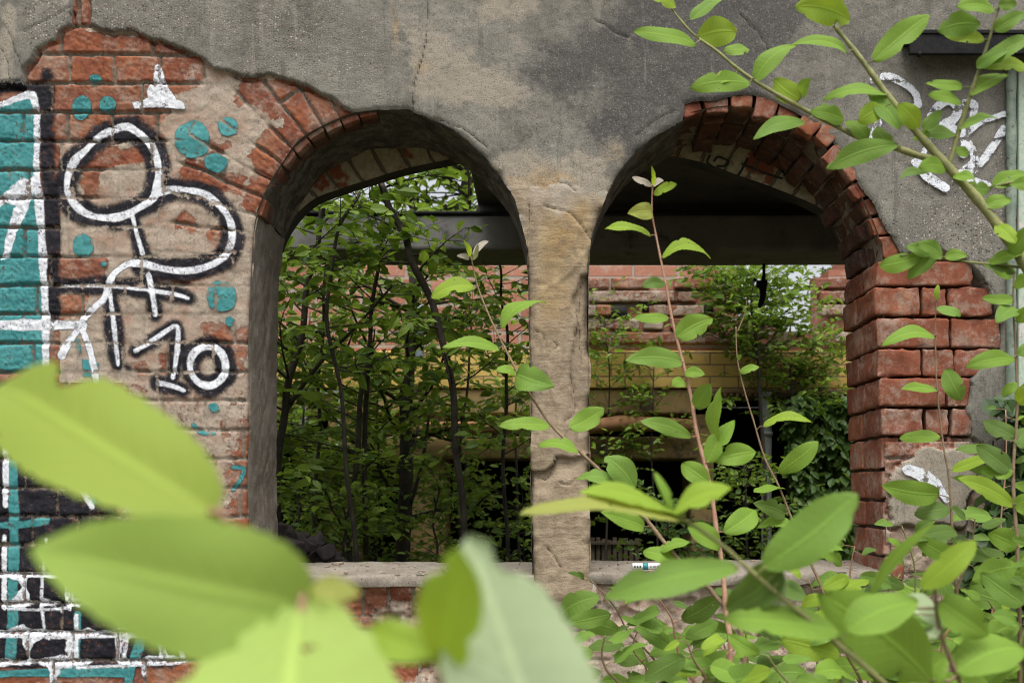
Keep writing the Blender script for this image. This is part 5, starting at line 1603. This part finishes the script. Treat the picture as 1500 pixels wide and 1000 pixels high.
def leaves_cloud(pos, dirs, size, rng, aspect=.5, droop=.2):
    """one small folded 6-point leaf per position; returns V, faces, rnd"""
    n = len(pos)
    ax = dirs + rng.normal(0, .35, (n, 3)); ax[:, 2] -= droop
    ax /= np.linalg.norm(ax, axis=1, keepdims=True)
    nn = rng.normal(0, .55, (n, 3)) + np.array([0, -.25, .9])
    s = np.cross(nn, ax); s /= np.linalg.norm(s, axis=1, keepdims=True)
    nn = np.cross(ax, s)
    L = size * rng.uniform(.55, 1.2, n)[:, None]; W = L * aspect * rng.uniform(.8, 1.2, (n, 1))
    f = rng.uniform(.03, .22, (n, 1)) * L; c = rng.uniform(-.05, .16, (n, 1)) * L
    b = pos; tip = pos + ax * L - nn * c
    l1 = pos + ax * L * .30 + s * W * .46 + nn * f; l2 = pos + ax * L * .68 + s * W * .40 + nn * (f - c * .4)
    r1 = pos + ax * L * .30 - s * W * .46 + nn * f; r2 = pos + ax * L * .68 - s * W * .40 + nn * (f - c * .4)
    m = pos + ax * L * .5
    Vv = np.stack([b, l1, l2, tip, r2, r1, m], 1).reshape(-1, 3)
    o = (np.arange(n) * 7)[:, None]
    Fq = np.concatenate([o + np.array([[0, 6, 2, 1]]), o + np.array([[6, 3, 2, 2]])[:, [0, 1, 2, 2]]], 0)
    tri = np.concatenate([o + np.array([[0, 6, 1]]), o + np.array([[1, 6, 2]]), o + np.array([[2, 6, 3]]), o + np.array([[0, 5, 6]]), o + np.array([[5, 4, 6]]), o + np.array([[4, 3, 6]])], 0)
    return Vv, tri, np.repeat(rng.random(n), 7)


def tree(name, label, cat, trunk, r0, r1, n_br, br_len, leaf, mat, seed, group=None, t_from=.25, per=.028, bark=BARK_D, extra=(), up=.5, flat=1.0, aspect=.5, boxlim=None):
    rng = np.random.default_rng(seed); rg = random.Random(seed)
    root = thing(name, label, cat, (trunk[0][0], trunk[0][1], max(-.03, trunk[0][2])), group)
    tp = [np.array(q, float) for q in trunk]
    dense = []
    for i in range(len(tp) - 1):
        p0 = tp[max(i - 1, 0)]; p1 = tp[i]; p2 = tp[i + 1]; p3 = tp[min(i + 2, len(tp) - 1)]
        for j in range(6):
            t = j / 6
            dense.append(.5 * ((2 * p1) + (-p0 + p2) * t + (2 * p0 - 5 * p1 + 4 * p2 - p3) * t * t + (-p0 + 3 * p1 - 3 * p2 + p3) * t ** 3))
    dense.append(tp[-1])
    dense = [q + np.array([.006 * math.sin(i * .9 + seed), .006 * math.cos(i * .7), 0]) for i, q in enumerate(dense)]
    n = len(dense)
    g = Geo()
    rad = [r0 + (r1 - r0) * i / (n - 1) for i in range(n)]
    V_, F_ = tube(dense, rad, 9); V_ = V_ + (fbm(V_[:, 0], V_[:, 1], .06, 3, seed, z=V_[:, 2] * .4) * r0 * .25)[:, None]
    g.add(V_, F_)
    for pts, a, b in extra:
        pts = smooth_pts([tuple(q) for q in pts], None)
        V_, F_ = tube(pts, [a + (b - a) * i / (len(pts) - 1) for i in range(len(pts))], 7); g.add(V_, F_)
    LP = []; LD = []
    for k in range(n_br):
        t = t_from + (1 - t_from) * ((k + rg.random()) / n_br)
        i = min(n - 1, int(t * (n - 1)))
        p = dense[i].copy()
        an = rg.uniform(0, 2 * math.pi)
        d = np.array([math.cos(an), math.sin(an) * flat, up * rg.uniform(.2, 1.4)]); d /= np.linalg.norm(d)
        L = br_len * rg.uniform(.5, 1.15) * (1 - .35 * t)
        steps = max(3, int(L / .07))
        pts = [p]
        for s_ in range(steps):
            d = d + rng.normal(0, .14, 3) + np.array([0, 0, -.02 + .04 * rg.random()]); d /= np.linalg.norm(d)
            p = p + d * L / steps; pts.append(p)
        br = max(.0016, rad[i] * .38)
        V_, F_ = tube(pts, [br * (1 - .8 * q / steps) for q in range(steps + 1)], 5, cap=False); g.add(V_, F_)
        # twigs with alternating leaves
        pa = np.array(pts); sl = np.concatenate([[0], np.cumsum(np.linalg.norm(np.diff(pa, axis=0), axis=1))])
        def leaves_on(pa, sl, s0):
            ss = np.arange(s0, sl[-1], per)
            if not len(ss): return
            q = np.stack([np.interp(ss, sl, pa[:, c]) for c in range(3)], 1)
            tg = np.stack([np.interp(np.minimum(ss + .02, sl[-1]), sl, pa[:, c]) - np.interp(ss - .02, sl, pa[:, c]) for c in range(3)], 1)
            tg /= np.linalg.norm(tg, axis=1, keepdims=True) + 1e-9
            sd = np.cross(tg, [0, 0, 1.]); sd /= np.linalg.norm(sd, axis=1, keepdims=True) + 1e-9
            sgn = np.where(np.arange(len(ss)) % 2 == 0, 1., -1.)[:, None]
            LP.append(q + sd * sgn * leaf * .12); LD.append(sd * sgn * .9 + tg * .6)
        leaves_on(pa, sl, sl[-1] * .18)
        for w in range(max(2, int(L / .11))):
            i2 = rg.randint(1, steps)
            d2 = (pa[i2] - pa[i2 - 1]); d2 /= np.linalg.norm(d2) + 1e-9
            sd = np.cross(d2, [0, 0, 1.]); d2 = d2 * .5 + sd * rg.choice([-1, 1]) * .8 + np.array([0, 0, rg.uniform(-.2, .45)])
            d2 /= np.linalg.norm(d2)
            l2 = L * rg.uniform(.22, .5)
            q2 = np.array([pa[i2] + d2 * l2 * x + np.array([0, 0, -.10 * l2 * x * x]) for x in np.linspace(0, 1, 5)])
            V_, F_ = tube(list(q2), [br * .45, br * .4, br * .35, br * .3, br * .2], 4, cap=False); g.add(V_, F_)
            leaves_on(q2, np.linspace(0, l2, 5), .02)
    g.build('trunk', bark, root)
    pos = np.concatenate(LP); dr = np.concatenate(LD)
    if boxlim is not None:
        k = boxlim(pos); pos, dr = pos[k], dr[k]
    Vv, tri, rn = leaves_cloud(pos, dr, leaf, rng, aspect)
    mesh_obj('crown', Vv, tri.astype(np.int32), mat, root, dict(rnd=rn), smooth=False)
    return root


def T(*pp):
    """trunk polyline from photo points, lowest first, brought down to the soil"""
    w = [tuple(P(*q)) for q in pp]
    b = w[0]
    return [(b[0], b[1], -.03), (b[0], b[1], b[2] * .5)] + w


def inroom(p):   # keep twigs clear of the wall, the beam and the slab
    clear_wall = p[:, 1] > Y2 + .03
    beam = (np.abs(p[:, 1] - 4.14) < .2) & (np.abs(p[:, 2] - 2.34) < .15)
    slab = (p[:, 0] > -.33) & (p[:, 2] > 2.40) & (p[:, 1] < 4.4)
    return clear_wall & ~beam & ~slab & (p[:, 1] < FB - .05)


GR = 'slender saplings growing inside the ruin behind the left arch'
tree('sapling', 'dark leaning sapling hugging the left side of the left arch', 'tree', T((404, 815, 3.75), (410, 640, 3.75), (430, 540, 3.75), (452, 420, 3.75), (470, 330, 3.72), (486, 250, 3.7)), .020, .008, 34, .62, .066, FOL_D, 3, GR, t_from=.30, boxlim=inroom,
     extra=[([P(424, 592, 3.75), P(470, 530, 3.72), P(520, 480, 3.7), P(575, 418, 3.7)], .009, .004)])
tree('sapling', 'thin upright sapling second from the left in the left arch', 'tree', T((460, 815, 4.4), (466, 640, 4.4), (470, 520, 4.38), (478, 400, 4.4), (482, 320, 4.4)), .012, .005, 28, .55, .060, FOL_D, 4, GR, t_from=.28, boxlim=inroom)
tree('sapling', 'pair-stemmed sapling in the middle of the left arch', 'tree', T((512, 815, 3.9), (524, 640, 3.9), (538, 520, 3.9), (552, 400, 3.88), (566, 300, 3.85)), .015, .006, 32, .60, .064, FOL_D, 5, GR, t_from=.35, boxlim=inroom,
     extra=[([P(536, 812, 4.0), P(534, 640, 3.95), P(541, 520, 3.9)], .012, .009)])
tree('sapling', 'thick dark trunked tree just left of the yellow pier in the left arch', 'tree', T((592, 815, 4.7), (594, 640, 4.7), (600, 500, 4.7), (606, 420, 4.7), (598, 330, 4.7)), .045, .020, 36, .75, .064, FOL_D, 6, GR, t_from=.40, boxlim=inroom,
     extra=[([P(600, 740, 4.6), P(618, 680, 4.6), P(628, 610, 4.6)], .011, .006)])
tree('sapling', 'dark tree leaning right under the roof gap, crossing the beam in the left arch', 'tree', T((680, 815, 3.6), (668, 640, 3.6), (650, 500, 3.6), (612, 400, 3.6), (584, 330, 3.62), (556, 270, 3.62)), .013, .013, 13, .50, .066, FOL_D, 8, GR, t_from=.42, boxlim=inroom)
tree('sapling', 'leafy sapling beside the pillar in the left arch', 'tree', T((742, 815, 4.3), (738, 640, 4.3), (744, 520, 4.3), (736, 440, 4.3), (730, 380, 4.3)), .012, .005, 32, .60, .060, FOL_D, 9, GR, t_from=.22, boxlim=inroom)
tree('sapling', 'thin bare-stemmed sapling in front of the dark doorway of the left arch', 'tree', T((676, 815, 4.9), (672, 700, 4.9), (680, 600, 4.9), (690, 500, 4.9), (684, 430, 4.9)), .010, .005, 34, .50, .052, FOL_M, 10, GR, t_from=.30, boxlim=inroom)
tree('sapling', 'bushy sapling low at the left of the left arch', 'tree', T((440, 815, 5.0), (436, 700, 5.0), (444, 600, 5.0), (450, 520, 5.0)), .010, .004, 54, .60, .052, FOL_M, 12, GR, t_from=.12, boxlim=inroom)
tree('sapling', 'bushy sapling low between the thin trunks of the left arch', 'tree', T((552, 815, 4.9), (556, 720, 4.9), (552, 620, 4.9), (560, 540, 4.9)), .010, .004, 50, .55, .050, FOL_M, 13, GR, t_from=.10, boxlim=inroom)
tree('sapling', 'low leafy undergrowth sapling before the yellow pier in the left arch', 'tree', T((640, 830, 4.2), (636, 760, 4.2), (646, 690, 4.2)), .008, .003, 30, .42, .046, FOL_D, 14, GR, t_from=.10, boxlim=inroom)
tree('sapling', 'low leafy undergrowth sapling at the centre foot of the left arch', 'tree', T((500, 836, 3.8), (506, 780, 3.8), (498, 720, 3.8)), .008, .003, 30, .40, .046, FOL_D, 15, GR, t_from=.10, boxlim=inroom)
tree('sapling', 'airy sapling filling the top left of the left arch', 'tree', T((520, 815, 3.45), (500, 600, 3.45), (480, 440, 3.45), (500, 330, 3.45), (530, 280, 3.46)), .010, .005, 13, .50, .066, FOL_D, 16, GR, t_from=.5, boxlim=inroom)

GS = 'shrubs and climbers on the courtyard wall seen through the right arch'
tree('shrub', 'bright leafy shrub overgrowing the brick wall at the centre of the right arch', 'shrub', [(fx(1105), 5.30, -.03), (fx(1105), 5.30, .9), (fx(1100), 5.34, 1.8), (fx(1090), 5.32, 2.2), (fx(1085), 5.32, 2.5)], .014, .006, 84, .56, .054, FOL_M, 31, GS, t_from=.62, flat=.5, boxlim=lambda p: p[:, 1] < 5.52)
tree('shrub', 'bright leafy shrub on the low broken wall top right of the right arch', 'shrub', [(fx(1150), 5.5, 0.0), (fx(1150), 5.44, 1.2), (fx(1150), 5.45, 1.8), (fx(1150), 5.5, 2.05)], .012, .005, 60, .50, .050, FOL_M, 32, GS, t_from=.60, flat=.5, boxlim=lambda p: p[:, 1] < 5.54)
tree('shrub', 'thin creeper climbing the yellow tiles beside the pillar in the right arch', 'shrub', [(fx(880), 5.45, -.03), (fx(884), 5.46, 1.0), (fx(890), 5.47, 1.8), (fx(884), 5.48, 2.3)], .008, .003, 60, .42, .046, FOL_M, 33, GS, t_from=.45, flat=.25, boxlim=lambda p: p[:, 1] < 5.54)
tree('shrub', 'small creeper hanging over the yellow tiles left of the bright shrub', 'shrub', [(fx(955), 5.45, -.03), (fx(958), 5.46, 1.0), (fx(950), 5.47, 1.7), (fx(958), 5.48, 2.1)], .007, .003, 26, .30, .040, FOL_M, 34, GS, t_from=.55, flat=.25, boxlim=lambda p: p[:, 1] < 5.54)
tree('shrub', 'dark undergrowth shrub beneath the clay pipe in the right arch', 'shrub', [(fx(960), 5.0, -.03), (fx(965), 5.0, .8), (fx(955), 5.0, 1.3)], .010, .004, 50, .5, .048, FOL_I, 35, GS, t_from=.30, boxlim=lambda p: p[:, 1] < 5.5)
tree('shrub', 'mid green shrub in front of the pale downpipe in the right arch', 'shrub', [(fx(1075), 5.1, -.03), (fx(1070), 5.1, .9), (fx(1062), 5.1, 1.5)], .010, .004, 46, .45, .046, FOL_D, 36, GS, t_from=.35, boxlim=lambda p: p[:, 1] < 5.45)

for k_, (u_, d_, z_, mt_, lab_) in enumerate(((415, 5.25, 1.75, FOL_M, 'bright bush far back at the left jamb of the left arch'), (480, 5.3, 1.55, FOL_M, 'bright bush far back behind the thin trunks of the left arch'),
        (545, 5.25, 1.7, FOL_M, 'bright bush far back in the middle of the left arch'), (760, 5.2, 2.0, FOL_M, 'tall bright bush far back beside the pillar in the left arch'),
        (450, 5.35, 2.3, FOL_M, 'tall bright bush high up at the left of the left arch'))):
    x_ = fx(u_, d_)
    tree('bush', lab_, 'bush', [(x_, d_, -.03), (x_ + .02, d_, .7), (x_ - .02, d_, z_ * .75), (x_ + .01, d_, z_)], .012, .004, 38, .48, .050, mt_, 70 + k_, 'bushes along the courtyard wall behind the left arch', t_from=.38, flat=.6, boxlim=inroom)

# ivy curtain right of the downpipe
iv = thing('ivy_curtain', 'dense dark ivy curtain hanging below the yellow tiles at the right of the right arch', 'ivy', (fx(1195), 5.35, -.03))
rng = np.random.default_rng(51)
n = 5200
px_ = rng.uniform(1128, 1330, n); pz = rng.uniform(.2, fz(585), n) 
dep = 5.50 - .16 * (.5 + .5 * fbm(px_ / 40, pz * 6, 1.0, 3, 5)) - rng.uniform(0, .10, n)
edge = 1128 + 26 * (fbm(pz, pz * 0, .25, 3, 9) + .6)
k = px_ > edge
pos = np.stack([(px_ - VX) * 5.4 / F, dep, pz], 1)[k]
dr = np.stack([rng.normal(0, .6, len(pos)), np.full(len(pos), -.5), np.full(len(pos), -.5)], 1)
Vv, tri, rn = leaves_cloud(pos, dr, .062, rng, .75, .3)
mesh_obj('leaves', Vv, tri.astype(np.int32), FOL_I, iv, dict(rnd=rn), smooth=False)
g = Geo()
rg = random.Random(4)
for i in range(14):
    x = fx(rg.uniform(1135, 1320)); pts = [(x + .03 * math.sin(j * 1.3 + i), 5.53 + .01 * math.sin(j), .0 + j * .19) for j in range(10)]
    g.tube(pts, [.010 - .0007 * j for j in range(10)], 6)
g.build('stems', BARK_D, iv)

iw = thing('wall_ivy', 'dark glossy ivy growing on the wall at the right edge beside the green frame', 'ivy', ((1470 - VX) / S, D - .03, -.03))
rng = np.random.default_rng(77)
n = 1500
ux = rng.uniform(1395, 1540, n); vy = rng.uniform(585, 1050, n)
lim = 1432 + 26 * np.sin(vy / 47) + 18 * fbm(vy, vy * 0, 40, 3, 4) - np.clip((vy - 700) * .12, 0, 40)
k = ux > lim
pos = np.stack([(ux - VX) / S, D - .03 - rng.uniform(0, .06, n), EYE + (VY - vy) / S], 1)[k]
dr = np.stack([rng.normal(0, .6, len(pos)), np.full(len(pos), -.6), np.full(len(pos), -.45)], 1)
Vv, tri, rn = leaves_cloud(pos, dr, .052, rng, .72, .3)
mesh_obj('leaves', Vv, tri.astype(np.int32), m_foliage('wall_ivy_foliage', (.020, .045, .014), (.055, .10, .03), .2), iw, dict(rnd=rn), smooth=False)
g = Geo()
for i in range(8):
    u0 = 1440 + i * 12
    g.tube([((u0 + 7 * math.sin(j * 1.1 + i) - VX) / S, D - .026, .0 + j * .145) for j in range(11)], [.006 - .0004 * j for j in range(11)], 6)
g.build('stems', BARK_D, iw)

GT = 'trees beyond the courtyard building'
tree('broadleaf_tree', 'sunlit broadleaf tree seen through the roof gap at the top of the left arch', 'tree', [(-.75, 8.6, -.03), (-.75, 8.6, 2.0), (-.70, 8.6, 3.4), (-.55, 8.6, 4.4), (-.45, 8.6, 5.2)], .11, .03, 46, 1.35, .10, FOL_L, 41, GT, t_from=.45, per=.075)
tree('broadleaf_tree', 'pale green tree behind the broken wall at the top right of the right arch', 'tree', [(3.0, 8.6, -.03), (3.0, 8.6, 2.0), (2.95, 8.6, 3.2), (2.85, 8.6, 4.6)], .10, .03, 50, 1.1, .09, FOL_L, 42, GT, t_from=.45, per=.055)
tree('broadleaf_tree', 'broadleaf tree behind the brick wall left of the roof gap', 'tree', [(-2.2, 9.2, -.03), (-2.2, 9.2, 2.0), (-2.1, 9.2, 3.6), (-1.9, 9.2, 5.4)], .11, .03, 40, 1.2, .10, FOL_M, 43, GT, t_from=.40, per=.085)
tree('broadleaf_tree', 'broadleaf tree behind the courtyard building over the middle of the right arch', 'tree', [(1.5, 9.6, -.03), (1.5, 9.6, 2.0), (1.4, 9.6, 3.2), (1.3, 9.6, 4.4)], .11, .03, 60, 1.2, .10, FOL_M, 44, GT, t_from=.4, per=.055)

# ================================================================== camera, sky, light
cam_d = bpy.data.cameras.new('camera'); cam = bpy.data.objects.new('camera', cam_d); COL.objects.link(cam)
cam.location = (0, 0, EYE); cam.rotation_euler = (R(90), 0, 0)
cam_d.lens = 35; cam_d.sensor_width = 36; cam_d.sensor_fit = 'HORIZONTAL'
cam_d.shift_x = -(VX - 750) / 1500; cam_d.shift_y = (VY - 500) / 1500
cam_d.clip_start = .03; cam_d.clip_end = 500
cam_d.dof.use_dof = True; cam_d.dof.focus_distance = 2.45; cam_d.dof.aperture_fstop = 5.6; cam_d.dof.aperture_blades = 7
SC.camera = cam

EL, AZ = R(68), R(-25)
w = bpy.data.worlds.new("World"); SC.world = w; w.use_nodes = True
nt = w.node_tree; nt.nodes.clear()
sky = nt.nodes.new('ShaderNodeTexSky'); sky.sky_type = 'NISHITA'; sky.sun_disc = False
sky.sun_elevation = EL; sky.sun_rotation = R(180) + AZ; sky.dust_density = 6.0; sky.air_density = 1.0; sky.ozone_density = 1.0
hs_ = nt.nodes.new('ShaderNodeHueSaturation'); hs_.inputs['Saturation'].default_value = .22
bg = nt.nodes.new('ShaderNodeBackground'); bg.inputs['Strength'].default_value = .15
wo = nt.nodes.new('ShaderNodeOutputWorld')
nt.links.new(sky.outputs[0], hs_.inputs['Color']); nt.links.new(hs_.outputs[0], bg.inputs[0]); nt.links.new(bg.outputs[0], wo.inputs[0])
sl = bpy.data.lights.new('sun', 'SUN'); so = bpy.data.objects.new('sun', sl); COL.objects.link(so)
sl.energy = 1.5; sl.angle = R(25); sl.color = (1.0, .96, .90)
so.rotation_euler = (R(90) - EL, 0, AZ); so.location = (0, -4, 8)

SC.render.engine = 'CYCLES'
SC.cycles.use_adaptive_sampling = True
SC.cycles.max_bounces = 8; SC.cycles.transparent_max_bounces = 24; SC.cycles.diffuse_bounces = 4
SC.cycles.use_denoising = True; SC.cycles.filter_width = 1.0
SC.view_settings.view_transform = 'Standard'; SC.view_settings.look = 'None'
SC.view_settings.exposure = 0.72; SC.view_settings.gamma = 1.0
